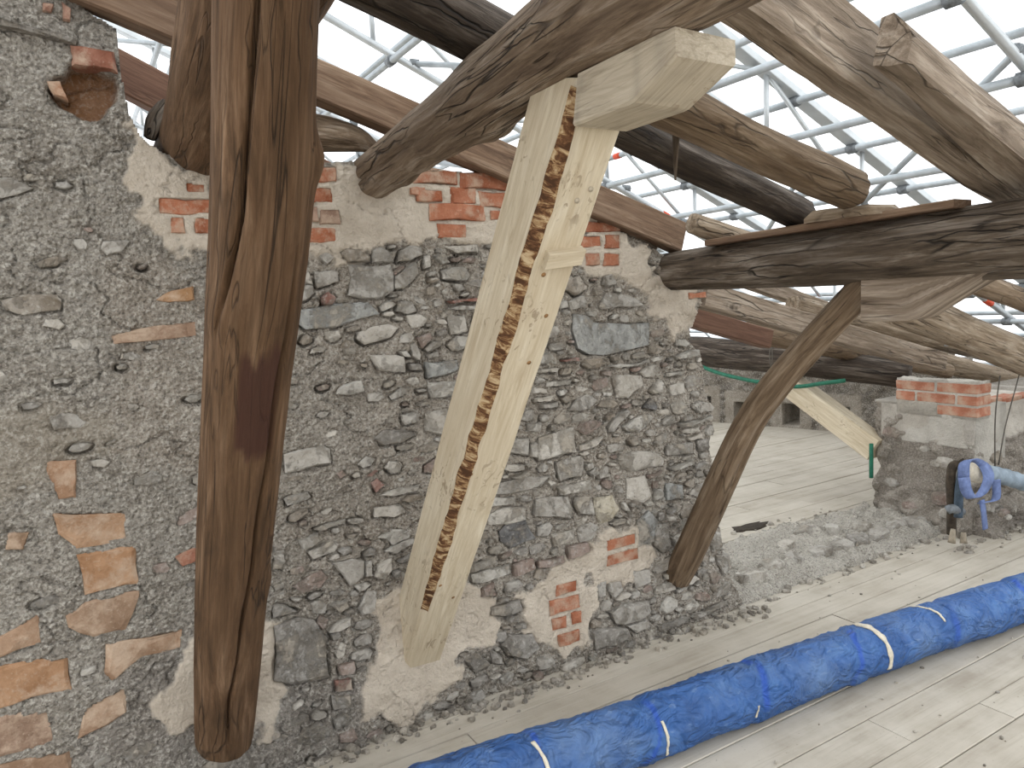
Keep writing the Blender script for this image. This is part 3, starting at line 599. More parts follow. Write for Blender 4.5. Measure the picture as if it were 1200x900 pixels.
# ------------------------------------------------------------------ generic rough block surfaces
def rough_face(name, o0, ex, ez, w, h, nrm, res, hf, colf, mat='mortar', parent=None, thick=.3):
    """rectangular rough face: origin o0, edge dirs ex (w) and ez (h), displaced along nrm, with sides going back by thick"""
    o0, ex, ez, nrm = (np.array(v, float) for v in (o0, ex, ez, nrm)); nx, nz = int(w/res)+1, int(h/res)+1
    U_, V_ = np.meshgrid(np.linspace(0, w, nx), np.linspace(0, h, nz), indexing='ij'); Hh = hf(U_, V_); Cc = colf(U_, V_)
    P = o0 + U_[..., None]*ex + V_[..., None]*ez + Hh[..., None]*nrm; Vv = P.reshape(-1, 3); id_ = np.arange(nx*nz).reshape(nx, nz)
    F = [tuple(r) for r in np.stack([id_[:-1, :-1], id_[1:, :-1], id_[1:, 1:], id_[:-1, 1:]], -1).reshape(-1, 4).tolist()]
    ring = list(id_[:, 0])+list(id_[-1, 1:])+list(id_[-2::-1, -1])+list(id_[0, -2:0:-1]); n0 = len(Vv)
    base_ = o0 - nrm*thick; flat = (Vv[ring]-o0); dn = flat @ nrm; back = Vv[ring]-np.outer(dn, nrm)-nrm*thick
    Vv = np.vstack([Vv, back]); k = len(ring)
    for i in range(k): F.append((int(ring[(i+1) % k]), int(ring[i]), n0+i, n0+(i+1) % k))
    F.append(tuple(n0+i for i in range(k))[::-1])
    cc = Cc.reshape(-1, 4); cc = np.vstack([cc, cc[ring]])
    o = link(name, Vv, F, mat, parent, True, {'tint': ('FLOAT_COLOR', cc)})
    bm = bmesh.new(); bm.from_mesh(o.data); bmesh.ops.recalc_face_normals(bm, faces=bm.faces); bm.to_mesh(o.data); bm.free(); return o
def colc(c, g=1.0):
    c = lin(c); return lambda u, v: np.broadcast_to(np.array([*c, g]), u.shape+(4,)).copy()

# threshold rubble where the wall has been taken down to the floor
def sill_h(u, v): 
    f1, f2, ci = worley(u*7, v*7, 3)
    return .012+.03*fbm(u*3, v*3, 0, 5, 4)+.07*np.clip(.5-f1, 0, 1)*(ci > .3)+.03*(.5-worley(u*19, v*19, 5)[0])+.016*fbm(u*22, v*22, 0, 8, 3)+.03*np.clip(v/.5, 0, 1) - .05*np.clip((.04-v)/.04, 0, 1)
sill = struct(rough_face('wall_sill', (2.55, 2.56, .02), (1, 0, 0), (0, 1, 0), 2.2, .60, (0, 0, 1), .012, sill_h, colc('cdc6ba', .8), thick=.07))
srng = random.Random(8)
for (px_, py_, sx, sy, tone) in [(905, 668, .10, .07, 'l'), (930, 660, .08, .06, 'g'), (960, 652, .1, .08, 'g'), (985, 645, .09, .07, 'g'), (1005, 638, .1, .07, 'd'), (1030, 632, .1, .07, 'g'), (880, 680, .11, .08, 'l'),
                                 (1050, 622, .09, .07, 'g'), (945, 628, .1, .06, 'g'), (1070, 618, .1, .08, 'g'), (1010, 622, .08, .05, 'l'), (920, 645, .08, .05, 'l'), (975, 625, .07, .05, 'w')]:
    c = on((px_, py_), 2, .03); n = 7
    P = [(c[0]+sx*srng.uniform(.8, 1.15)*math.cos(2*math.pi*q/n), c[1]+sy*srng.uniform(.8, 1.15)*math.sin(2*math.pi*q/n)) for q in range(n)]
    V, F = stone_geo(P, .06, .05, srng, 9, .5); V[:, 2] += .02
    link('stone', V, F, 'stone', sill, False, {'tint': tint_attr(len(V), lin(TONE[tone]))})

# pier: the stub of the same wall on the far side of the opening
pier = empty('wall_right', (4.62, 2.5, 0)); struct(pier)
XP, YP0, YP1 = 4.84, 2.47, 3.12
def pier_col(c1, c2, seed, lim=0):
    a, b = np.array([*lin(c1), .4]), np.array([*lin(c2), .12])
    def f(u, v):
        m_ = np.clip((fbm(u*2.6, v*2.6, 0, seed, 4)*.8+lim(u, v))*7, 0, 1)[..., None]; return a*(1-m_)+b*m_
    return f
def ph(s_, foot, lim, seed):
    def f(u, v):
        m_ = np.clip((fbm(u*2.6, v*2.6, 0, seed, 4)*.8+lim(u, v))*7, 0, 1)
        r = .05*fbm(u*4, v*4, 0, s_, 4)+.03*fbm(u*13, v*13, 0, s_+2, 4)+(.5-worley(u*6.5, v*8.5, s_)[0])*.11+(.5-worley(u*21, v*24, s_+1)[0])*.022
        return r*(1-.85*m_)+.015*m_+foot(u, v)
    return f
ls = lambda u, v: (v-.60)*3.2+2.0*(u-.36)-.1
lf = lambda u, v: (v-.50)*3.0-.25-.9*np.clip(u-.75, 0, 1)
side = rough_face('pier_side', (XP, YP1, -.01), (0, -1, 0), (0, 0, 1), YP1-YP0+.02, .82, (-1, 0, 0), .010, ph(41, lambda u, v: .20*np.clip((.26-v)/.26, 0, 1)*np.clip(u/.65, .15, 1), ls, 51), pier_col('a1978a', 'cdc7bc', 51, ls), thick=.35)
front = rough_face('pier_front', (XP-.03, YP0, -.01), (1, 0, 0), (0, 0, 1), 2.4, .80, (0, -1, 0), .010, ph(43, lambda u, v: .14*np.clip((.20-v)/.20, 0, 1)-.04*np.clip(u, 0, 1)*(v > .6), lf, 53), pier_col('968c80', 'cec6ba', 53, lf), thick=.6)
for o in (side, front): reparent(o, pier)
qrng = random.Random(23)
for face, u0, u1, cnt in (('s', .04, .62, 12), ('f', .1, 1.7, 34)):
    for i in range(cnt):
        u, z = qrng.uniform(u0, u1), qrng.uniform(.08, .60 if face == 's' else .56)
        if (ls if face == 's' else lf)(np.array(u), np.array(z)) > -.25: continue
        sx_ = qrng.uniform(.035, .085); sz_ = sx_*qrng.uniform(.4, .7); nn = qrng.randint(6, 8)
        P = [(u+sx_*qrng.uniform(.8, 1.15)*math.cos(2*math.pi*q/nn), z+sz_*qrng.uniform(.8, 1.15)*math.sin(2*math.pi*q/nn)) for q in range(nn)]
        V, F = stone_geo(P, .035, .05, qrng, 9, .4); ft = (.20*max(0, (.26-z)/.26)*max(.15, u/.65) if face == 's' else .14*max(0, (.20-z)/.20)); d_ = V[:, 2]+ft+.005
        W3 = np.stack([XP-d_, YP1-V[:, 0], V[:, 1]], 1) if face == 's' else np.stack([XP-.03+V[:, 0], YP0-d_, V[:, 1]], 1)
        o = link('stone', W3, F if face == 'f' else F, 'stone', None, False, {'tint': tint_attr(len(V), np.array(lin(TONE[qrng.choice('gdgtlp')]))*.95)})
        reparent(o, pier)
# brick cap on the pier
def box_brick(c, d, colr, parent, seed):
    r = random.Random(seed); b = .005
    bm = bmesh.new(); bmesh.ops.create_cube(bm, size=1); bmesh.ops.scale(bm, vec=d, verts=bm.verts); bmesh.ops.bevel(bm, geom=bm.edges[:], offset=b, segments=1, affect='EDGES')
    for v in bm.verts: v.co += Vector((r.uniform(-.002, .002), r.uniform(-.002, .002), r.uniform(-.002, .002)))
    me = bpy.data.meshes.new('brick'); bm.to_mesh(me); bm.free(); me.materials.append(M['brick'])
    a = me.attributes.new('tint', 'FLOAT_COLOR', 'POINT'); a.data.foreach_set('color', np.tile(np.array([*colr, 1], np.float32), (len(me.vertices), 1)).ravel())
    o = bpy.data.objects.new('brick', me); COL.objects.link(o); o.location = c; o.parent = parent
    if parent: o.matrix_parent_inverse = Matrix.Translation(-parent.location)
    return o
zb = .745; BX = 4.80; YB = 2.43
for k, rows in enumerate([[(0, .25)], [(0, .125), (.14, .385), (.40, .53)], [(0, .255), (.27, .53)]]):
    for (y0, y1) in rows: box_brick((BX+.08, YB+(y0+y1)/2, zb+.036+k*.074), (.16, y1-y0, .060), np.array(lin('b97a60'))*rng.uniform(.9, 1.1), pier, k*7+int(y0*100))
core = rough_face('mortar_bed', (BX+.005, YB+.005, zb+.215), (0, 1, 0), (1, 0, 0), .52, .150, (0, 0, 1), .010, lambda u, v: .012+.018*fbm(u*14, v*14, 0, 3, 3), colc('d8d1c5', .3), thick=.225); reparent(core, pier)
plas = rough_face('plaster_patch', (BX+.008, YB+.56, zb-.20), (0, -1, 0), (0, 0, 1), .52, .235, (-1, 0, 0), .010, lambda u, v: .012*fbm(u*7, v*7, 0, 5, 3)-.05*np.clip(np.abs(u-.26)*3-.55, 0, 1), colc('cfc9be', .1), thick=.12); reparent(plas, pier)
shelf = rough_face('cement_shelf', (XP+.04, YP0+.03, .775), (1, 0, 0), (0, 1, 0), 2.2, .55, (0, 0, 1), .014, lambda u, v: .01+.035*fbm(u*6, v*6, 0, 13, 4)-.02*u, colc('bdb4a7', .4), thick=.05); reparent(shelf, pier)
for i in range(4): box_brick((5.13+i*.255, 2.56, .80-i*.012), (.24, .12, .062), np.array(lin('ad7058'))*rng.uniform(.85, 1.1), pier, 70+i)

# eave wall at the far side with small square beam pockets
EA, EB = np.array([6.62, 7.6]), np.array([7.62, 4.0]); ed = (EB-EA); EL = np.linalg.norm(ed); ed /= EL; en = np.array([-ed[1], ed[0]]) if (-ed[1])*(-1) > 0 else np.array([ed[1], -ed[0]])
if en[0] > 0: en = -en
def pocket(px_, py_):
    # intersection of the pixel ray with the eave wall plane -> (u, z)
    r = RW @ np.array([px_-CX, py_-CY, FPX]); t = ((EA-EYE[:2]) @ en)/(r[:2] @ en); p = EYE+t*r; return (p[:2]-EA) @ ed, p[2]
PK = [pocket(*p) for p in [(825, 473), (871, 481), (928, 483), (985, 487)]]
def eave_h(u, v):
    f1, f2, ci = worley(u*8, v*10, 6); h = .03*fbm(u*3, v*3, 0, 61, 3)+np.clip(.5-f1, 0, 1)*.10+.03*(.5-worley(u*19, v*22, 7)[0])
    for (pu, pz) in PK:
        fr = (np.abs(u-pu) < .24) & (np.abs(v-pz) < .26); h = np.where(fr, .02, h)
        h = np.where((np.abs(u-pu) < .10) & (np.abs(v-pz) < .12), -.28, h)
    return h
def eave_c(u, v):
    f1, f2, ci = worley(u*8, v*10, 6); c = colc('8d8478', .8)(u, v); c[..., :3] *= (.75+.5*ci)[..., None]
    for (pu, pz) in PK: c[(np.abs(u-pu) < .24) & (np.abs(v-pz) < .26)] = (*lin('9b9183'), .4)
    return c
eave = struct(rough_face('wall_far', (*EA, -.02), (*ed, 0), (0, 0, 1), EL, .84, (*en, 0), .016, eave_h, eave_c, thick=.4))

# ------------------------------------------------------------------ ROUND PURLINS AND STRUTS
P0 = tag(log('purlin_log', [(.44, 2.95, 2.175, .118), (.44, 2.55, 2.195, .128), (.435, 2.1, 2.265, .14), (.43, 1.6, 2.345, .15), (.42, .8, 2.44, .16), (.42, -.6, 2.56, .17)], 'log_brown', sides=40, seed=2, rough=.07, cracks=[(lambda s: 2.6+.25*math.sin(s*3), .006, .012, .3, 4)]),
     'thick brown round purlin log behind the tall crooked post, end resting in rendered wall', 'beam')
def axpt(px_, x, r): return (*on(px_, 0, x), r)
P1 = tag(log('purlin_log', [(1.015, 2.85, 2.07, .078), axpt((437, 207), 1.02, .080), axpt((487, 168), 1.02, .084), axpt((540, 131), 1.025, .094), axpt((575, 106), 1.03, .104), axpt((606, 84), 1.03, .100), axpt((660, 47), 1.03, .104), axpt((735, -2), 1.03, .118), (1.035, .55, 2.22, .13), (1.04, -1.0, 2.24, .14)], 'log_grey', sides=48, step=.02, seed=5, rough=.08, ridge=.07,
     knots=[(1.02, 1.1, .22, .06), (.80, 5.9, .16, .07), (.45, .8, .14, .05), (.62, .2, .12, .045)], cracks=[(lambda s: 5.2+.3*math.sin(s*2.1), .006, .014, .1, 1.2), (lambda s: 6.0-.25*s, .005, .012, .5, 2.4), (lambda s: .35+.2*math.sin(s*3), .005, .012, .2, 1.6)]),
     'grey weathered knotty purlin log carried by the new sawn strut', 'beam')
P2 = tag(log('purlin_log', [(2.45, 2.78, 1.715, .082), (2.45, 2.6, 1.714, .088), (2.45, 2.2, 1.712, .098), (2.45, 1.67, 1.714, .108), (2.45, 1.12, 1.72, .118), (2.45, .2, 1.72, .13), (2.45, -1.4, 1.72, .135)], 'log_dark', sides=40, seed=9, rough=.06, ridge=.05,
     cracks=[(lambda s: 5.9+.15*math.sin(s*4), .006, .012, .2, 2.6), (lambda s: .5+.1*s, .005, .01, .3, 1.7)]),
     'dark grey cracked purlin log resting on the bent round strut', 'beam')
s0 = np.array([.318, 2.50, .20]); s1 = np.array([.365, 1.43, 2.17])
def lerp(a, b, t, off=(0, 0, 0)): return tuple(a+(b-a)*t+np.array(off))
S0 = tag(log('strut_log', [(*lerp(s0, s1, .015), .088), (*lerp(s0, s1, .12), .094), (*lerp(s0, s1, .4), .096), (*lerp(s0, s1, .62, (.006, 0, 0)), .098), (*lerp(s0, s1, .8, (.016, 0, 0)), .104), (*lerp(s0, s1, .9, (.012, 0, 0)), .100), (*lerp(s0, s1, 1.1), .092)], 'log_brown', sides=168, step=.015, seed=1, rough=.05, ridge=.02,
     knots=[(1.93, 1.4, .20, .05), (1.59, 5.4, .10, .06), (.73, 1.5, .08, .05)], cracks=[(lambda s: float(np.interp(s+.17, [1.72, 1.85, 2.0, 2.2, 2.37, 2.6], [-.95, -.78, -.58, -.50, -.39, -.3])), .0040, .034, 1.53, 2.6), (lambda s: float(np.interp(s+.17, [.3, .49, .72, 1.03, 1.44, 1.79, 1.9], [-.15, -.15, .07, .27, .5, .63, .7]))+.03*math.sin(s*17), .0040, .034, .06, 1.78)], stains=[(1.22, 1.53, .09, .54)]),
     'thick brown round post with long drying crack and dark red patch', 'post')
S2 = tag(log('strut_log', [(2.43, 2.60, .24, .066), (2.43, 2.53, .36, .069), (2.44, 2.36, .68, .068), (2.45, 2.17, 1.03, .062), (2.45, 2.02, 1.22, .060), (2.45, 1.84, 1.40, .056), (2.45, 1.61, 1.62, .054)], 'log_tan', sides=48, step=.02, seed=13, rough=.05, ridge=.02,
     cracks=[(lambda s: 5.9+.3*s, .004, .016, .5, 1.5), (lambda s: 6.1-.15*s, .004, .012, .3, 1.1)]),
     'slender bent round strut bracing the dark purlin from the stone wall end', 'post')
# new sawn strut
a = np.array([1.075, 2.526, .300]); b = np.array([1.075, 1.367, 2.012]); T = (b-a)/np.linalg.norm(b-a); Vn = np.cross([1, 0, 0], T)
if Vn[1] < 0: Vn = -Vn
w, d = .15, .18; x = w/2
sec = [(-x+.022, 0), (x-.004, 0), (x, .004), (x, d-.004), (x-.004, d), (-x+.004, d), (-x, d-.004), (-x, .020)]
def wane(u, v, s):
    return .9*max(0, float(vn(s*13, 3, 0, 2))*.9+.35) if (u < -.05 and v < .03 and .25 < s < 2.0) else 0
ns_ = empty('sawn_strut', (1.075, 2.55, .28)); tag(ns_, 'new pale sawn timber strut with bark along one edge, set in lime plaster', 'post')
body = sweep('shaft', a-T*.22, b+T*.075, sec, (1, 0, 0), Vn, 'new_pine', 60, .0015, seed=3, sb=(0, -.35))
def ledge(nm, p0, p1, hh, th, mat): pass
reparent(body, ns_)
# wane strip of bark along the chamfered front left edge
Lb = np.linalg.norm(b-a); VV = []; GG = []; FF = []; nb = 110
for i in range(nb+1):
    s = .26+(Lb+.05-.26)*i/nb; e = min(1, i/12)
    wl_ = .016*(1+1.5*float(fbm(s*14, 1, 0, 3, 4)))*e+.001; wr_ = .012*(1+1.8*float(fbm(s*14, 5, 0, 4, 4)))*e+.001
    ctr = a+T*s+np.array([-x, 0, 0])
    for (p, g_) in ((ctr+Vn*(.014+wl_*.5)+np.array([-.0042, 0, 0]), (0, 0)), (ctr+Vn*.013+np.array([.001, 0, 0]), (.012, 0)), (ctr+Vn*.003+np.array([.013, 0, 0]), (.022, 0)), (ctr-Vn*.0042+np.array([.017+wr_*.5, 0, 0]), (.034, 0))): VV.append(p); GG.append((g_[0], g_[1], s))
    if i:
        for q_ in range(3): FF.append((4*(i-1)+q_, 4*(i-1)+q_+1, 4*i+q_+1, 4*i+q_))
o = link('bark_strip', VV, FF, 'bark', None, True, {'grain': ('FLOAT_VECTOR', GG)}); reparent(o, ns_); o['label'] = 'strip of dark bark left on the edge'
# batten nailed across, notch peg holes
fc = a+T*(Lb*.823); bt = sweep('batten', fc+np.array([-.030, 0, 0])-Vn*.010, fc+np.array([.078, 0, 0])-Vn*.010+T*.012, rect(.045, .026, .002), T, Vn, 'new_pine', 3, .001, seed=9); reparent(bt, ns_)
for (u, s) in ((.015, .90), (.045, .915)):
    p = a+T*(Lb*s)+np.array([u, 0, 0]); o = tube('peg_hole', [p-Vn*.004, p+Vn*.003], .007, 'new_block', 8); reparent(o, ns_)
for (px_, py_) in ((637, 322), (640, 370), (552, 556), (498, 706), (516, 686), (531, 700), (620, 425)):
    n_ = -Vn; r_ = RW @ np.array([px_-CX, py_-CY, FPX]); t_ = ((a-EYE) @ n_)/(r_ @ n_); p = EYE+t_*r_; o = tube('knot', [p+Vn*.004, p-Vn*.0012], [.008, .0065], 'knot', 9); reparent(o, ns_)
# bolster block on the strut under the purlin
bo = sweep('bolster_block', (1.075, 1.345, 2.032), (1.075, 1.035, 2.030), [(-.075, -.052), (.07, -.052), (.075, -.047), (.075, .050), (-.08, .052), (-.08, -.047)], (1, 0, 0), (0, 0, 1), 'new_block', 24, .0012, sa=(0, .25), seed=8,
     tintf=lambda u, v, s: .6*max(0, float(vn(s*30, u*20, v*5, 6))-.3))
for v in bo.data.vertices:
    if v.co.y < 1.16 and v.co.z < 2.03: v.co.z += (1.16-v.co.y)*.42
tag(bo, 'pale stained bolster block wedged between new strut and grey purlin', 'beam')
# old bolster under the dark purlin
ob = sweep('bolster_block', (2.45, 1.60, 1.565), (2.45, 1.22, 1.565), [(-.065, -.085), (.06, -.085), (.065, -.08), (.065, .055), (-.065, .055), (-.068, -.08)], (1, 0, 0), (0, 0, 1), 'sawn_grey', 14, .003, sb=(0, -1.0), seed=18)
for v in ob.data.vertices:
    if v.co.y < 1.42 and v.co.z < 1.56: v.co.z += (1.42-v.co.y)*.62*(1.56-v.co.z)/.08
tag(ob, 'old brown wedge shaped bolster block under the dark purlin beside the bent strut', 'beam')

# ------------------------------------------------------------------ RAFTERS
RS = -.27
def rafter(name, p1, p2, z, r1, r2, mat, label, seed, ext=(0, 0), **kw):
    a, b = roofpt(p1, z), roofpt(p2, z); d_ = (b-a); L = np.linalg.norm(d_); d_ /= L; a = a-d_*ext[0]; b = b+d_*ext[1]
    mid = lambda t: tuple(a+(b-a)*t+np.array([0, random.Random(seed+int(t*10)).uniform(-.02, .02), random.Random(seed*3+int(t*10)).uniform(-.012, .012)]))
    return tag(log(name, [(*a, r1), (*mid(.35), r1*.65+r2*.35), (*mid(.7), r1*.3+r2*.7), (*b, r2)], mat, seed=seed, **kw), label, 'beam')
rafter('rafter_log', (500, 13), (590, 56), 1.945, .088, .084, 'log_black', 'dark round rafter log passing above the grey knotty purlin', 21, ext=(1.6, .06), ridge=.05)
rafter('rafter_log', (789, 180), (935, 250), 1.890, .060, .056, 'log_black', 'rough cracked dark rafter log with a loose bark strip and knot stub', 24, ext=(.45, .03), rough=.16, ridge=.08)
rafter('rafter_log', (800, 133), (1000, 224), 1.890, .068, .062, 'log_tan', 'brown barky rafter log with a dipped end on the dark purlin', 27, ext=(.5, .0), rough=.16, ridge=.08)
# broad squared rafter and the wide half beam beside it
def quadbeam(name, q0, q1, mat, seed, segs=26, noise=.004, wob=None):
    V = []; gr = []; q0 = np.array(q0, float); q1 = np.array(q1, float); L = np.linalg.norm(q1.mean(0)-q0.mean(0)); n = len(q0)
    for i in range(segs+1):
        f = i/segs; ring = q0*(1-f)+q1*f; c = ring.mean(0)
        for j in range(n):
            p = ring[j].copy(); dlt = p-c; p = p+dlt/np.linalg.norm(dlt)*noise*2*float(fbm(j*3.7+seed, f*L*3, 0, seed, 4)); V.append(p); gr.append((dlt[1]+seed, dlt[2], f*L))
    F = []
    for i in range(segs):
        for j in range(n): F.append((i*n+j, i*n+(j+1) % n, (i+1)*n+(j+1) % n, (i+1)*n+j))
    F.append(tuple(range(n))[::-1]); F.append(tuple(segs*n+j for j in range(n)))
    o = link(name, V, F, mat, None, False, {'grain': ('FLOAT_VECTOR', gr), 'tint': ('FLOAT', np.zeros(len(V)))})
    bm = bmesh.new(); bm.from_mesh(o.data); bmesh.ops.recalc_face_normals(bm, faces=bm.faces); bm.to_mesh(o.data); bm.free(); return o
ZR = 1.875
fA, fB = roofpt((842, 30), ZR), roofpt((1133, 220), ZR); nA, nB = roofpt((868, 3), ZR), roofpt((1140, 192), ZR)
def ext(a, b, t0, t1): return a+(b-a)*t0, a+(b-a)*t1
f0, f1_ = ext(fA, fB, -.55, 1.75); n0_, n1_ = ext(nA, nB, -.55, 1.75)
up = np.array([.25, 0, .97])
def ringq(f, n, h): 
    c = .015; w_ = (n-f); 
    return [f+up*c, f+w_*.06, n-w_*.06, n+up*c, n+up*h*.55-w_*.02, n+up*h*.9+w_*-.1, n+up*h-w_*.3, f+up*h+w_*.25, f+up*h*.8]
tag(quadbeam('squared_rafter', ringq(f0, n0_, .20), ringq(f1_, n1_, .17), 'sawn_grey', 31, 30, .008), 'broad hand squared old rafter crossing above both near purlins', 'beam')
g0, g1 = roofpt((1022, 80), ZR+.0), roofpt((1146, 190), ZR); k0, k1 = roofpt((1062, 74), ZR), roofpt((1197, 183), ZR)
g0e, g1e = ext(g0, g1, 0, 1.9); k0e, k1e = ext(k0, k1, 0, 1.9)
def ringh(f, n, h):
    w_ = n-f; return [f+up*.005, f+w_*.5, n-w_*.03, n+up*.012, n+up*h*.5+w_*.02, n+up*h*.8-w_*.25, n+up*h-w_*.6, f+up*h*.9+w_*.08]
tag(quadbeam('half_beam', ringh(g0e, k0e, .125), ringh(g1e, k1e, .165), 'sawn_grey', 37, 24, .005), 'shorter split half beam with a sawn end laid beside the broad squared rafter', 'beam')
# sawn plank rafter along the wall head
U = np.array([0, 1, 0]); Vv = np.array([.29, 0, .957])
def plankrafter(pt, pb, y, w_, h_, mat, label, seed, ex=(0, 0), name='sawn_rafter', nz=.003):
    a, b = on(pt, 1, y), on(pb, 1, y); d_ = (b-a)/np.linalg.norm(b-a); a = a-d_*ex[0]; b = b+d_*ex[1]; Vx = np.cross(d_, [0, 1, 0]); Vx = Vx if Vx[2] > 0 else -Vx
    return tag(sweep(name, a, b, rect(w_, h_, .006), (0, 1, 0), Vx, mat, 30, nz, seed=seed), label, 'beam')
plankrafter((360, 92), (795, 279), 2.60, .085, .135, 'sawn_brown', 'long brown sawn rafter running down along the head of the stone wall', 41, (1.3, .0))
plankrafter((152, 92), (200, 117), 3.25, .08, .15, 'sawn_red', 'reddish sawn board visible between rendered wall head and purlin', 43, (1.2, .9))
plankrafter((835, 350), (1100, 424), 2.72, .11, .12, 'sawn_grey', 'greyish squared rafter whose lower end rests on the brick pier', 44, (.1, .0), nz=.005)
plankrafter((812, 372), (898, 397), 3.05, .09, .11, 'sawn_red', 'short reddish sawn board overlapping a round rafter beyond the wall end', 45, (.3, 0))
def lg(name, pts, mat, label, seed, **kw): return tag(log(name, pts, mat, seed=seed, **kw), label, 'beam')
q1, q2 = on((880, 388), 1, 3.35), on((1060, 424), 1, 3.35); lg('rafter_log', [(*q1, .075), (*((q1+q2)/2), .07), (*q2, .066), (*(q2+(q2-q1)*.35), .06)], 'log_tan', 'round rafter log running on from the short reddish board', 46, ridge=.05)
lg('purlin_log', [(5.05, 3.02, .965, .10), (4.85, 3.5, 1.03, .105), (4.80, 4.2, 1.075, .115), (4.80, 4.95, 1.10, .125), (4.8, 6.5, 1.12, .13)], 'log_black', 'dark far purlin log low beyond the opening with a green hose beneath', 47, ridge=.06)
q1, q2 = on((1075, 368), 1, 2.25), on((1200, 420), 1, 2.25); dq = (q2-q1); lg('rafter_log', [(*(q1-dq*.18), .098), (*((q1+q2)/2), .10), (*q2, .102), (*(q2+dq*1.2), .09)], 'log_pale', 'pale grey round rafter log sloping down past the old wedge bolster', 48, ridge=.05)
q1, q2 = on((1105, 425), 1, 3.6), on((1200, 448), 1, 3.6); dq = q2-q1; lg('rafter_log', [(*(q1-dq*1.2), .09), (*q1, .088), (*q2, .085), (*(q2+dq*.5), .08)], 'log_pale', 'pale weathered log lying behind the brick pier', 49, ridge=.05)
q1, q2 = on((1040, 385), 1, 4.3), on((1150, 412), 1, 4.3); dq = q2-q1; lg('rafter_log', [(*(q1-dq*.8), .09), (*q1, .09), (*q2, .085), (*(q2+dq*.3), .08)], 'log_pale', 'dusty light log further back above the pale weathered log', 50, ridge=.05)
q1, q2 = on((1150, 333), 1, 2.0), on((1200, 352), 1, 2.0); dq = q2-q1; lg('rafter_log', [(*(q1-dq*.9), .06), (*q1, .06), (*q2, .06), (*(q2+dq*2.5), .055)], 'log_tan', 'thin brown rafter pole emerging under the dark purlin', 51)
q1, q2 = on((905, 352), 1, 5.2), on((1020, 385), 1, 5.2); dq = q2-q1; plankrafter((905, 340), (1080, 400), 4.6, .1, .12, 'sawn_grey', 'distant squared rafter seen over the lower end rafters', 52, (.8, .6))
# round stub end and slim board packing on top of the dark purlin
q1 = on((812, 262), 1, 2.35); lg('log_stub', [(q1[0], q1[1], q1[2]-.0, .045), (q1[0]+.12, 2.33, q1[2]-.035, .047), (q1[0]+.35, 2.30, q1[2]-.10, .045)], 'log_pale', 'short sawn round stub resting at the end of dark purlin', 53, ragged=.0)
pa, pb = roofpt((840, 278), 1.83), roofpt((1135, 228), 1.85)
tag(sweep('packing_board', (2.40, 2.30, 1.815), (2.40, 1.27, 1.838), rect(.10, .026, .003), (1, 0, 0), (0, 0, 1), 'sawn_brown', 16, .002, seed=55), 'thin brown packing board lying along the top of dark purlin', 'board')
V, F = stone_geo([(2.33, 1.79), (2.43, 1.80), (2.46, 1.66), (2.45, 1.50), (2.36, 1.47), (2.32, 1.60)], .035, .005, random.Random(3), 12, .3)
V[:, 2] += 1.842
o = link('wood_offcut', V, F, 'log_pale', None, False, {'grain': ('FLOAT_VECTOR', np.stack([V[:, 0], V[:, 2], V[:, 1]], 1)), 'tint': ('FLOAT', np.zeros(len(V)))}); tag(o, 'flat splintered grey wood offcut wedged under the two rough rafter logs', 'board')
# knotty stub of timber on the wall head between post and purlin
q = on((400, 160), 1, 2.66); lg('log_stub', [(q[0]-.22, 2.68, q[2]+.01, .055), (q[0]-.08, 2.68, q[2]+.01, .06), (q[0]+.05, 2.66, q[2]-.005, .045), (q[0]+.12, 2.66, q[2]-.03, .022)], 'log_grey', 'gnarled grey timber stub lying on the brick wall head', 57, rough=.25, ridge=.12)
q = on((178, 130), 1, 2.70); lg('log_stub', [(q[0]-.01, 2.70, q[2]-.08, .022), (q[0]+.01, 2.70, q[2]-.03, .030), (q[0]+.05, 2.75, q[2]+.03, .026)], 'log_dark', 'gnarled dark lump of timber beside rendered wall head', 58, rough=.3, ridge=.15)
q = on((748, 285), 1, 2.66); lg('log_stub', [(q[0]-.12, 2.66, q[2]+.05, .04), (q[0], 2.66, q[2]+.01, .045), (q[0]+.08, 2.67, q[2]-.02, .04)], 'log_dark', 'small dark timber stub under the end of the brown sawn rafter', 59, rough=.2)
# hanging bark strip and knot stub on the cracked rafter
def part(o, par): o.parent = par; o.matrix_parent_inverse = Matrix.Translation(-par.location); return o
cracked = [o for o in bpy.data.objects if o.get('label', '').startswith('rough cracked dark')][0]
pA = roofpt((772, 165), 1.85); tube('bark_strip', [pA+[0, -.06, .06], pA+[0, -.075, .0], pA+[.0, -.07, -.08], pA+[.0, -.068, -.13]], [.006, .012, .007, .003], 'log_dark', 6, cracked)
pB = roofpt((845, 226), 1.86); tube('knot_stub', [pB+[.0, 0, 0], pB+[-.03, -.03, -.005], pB+[-.06, -.06, .0], pB+[-.065, -.065, .0]], [.014, .012, .016, .014], 'log_dark', 8, cracked)

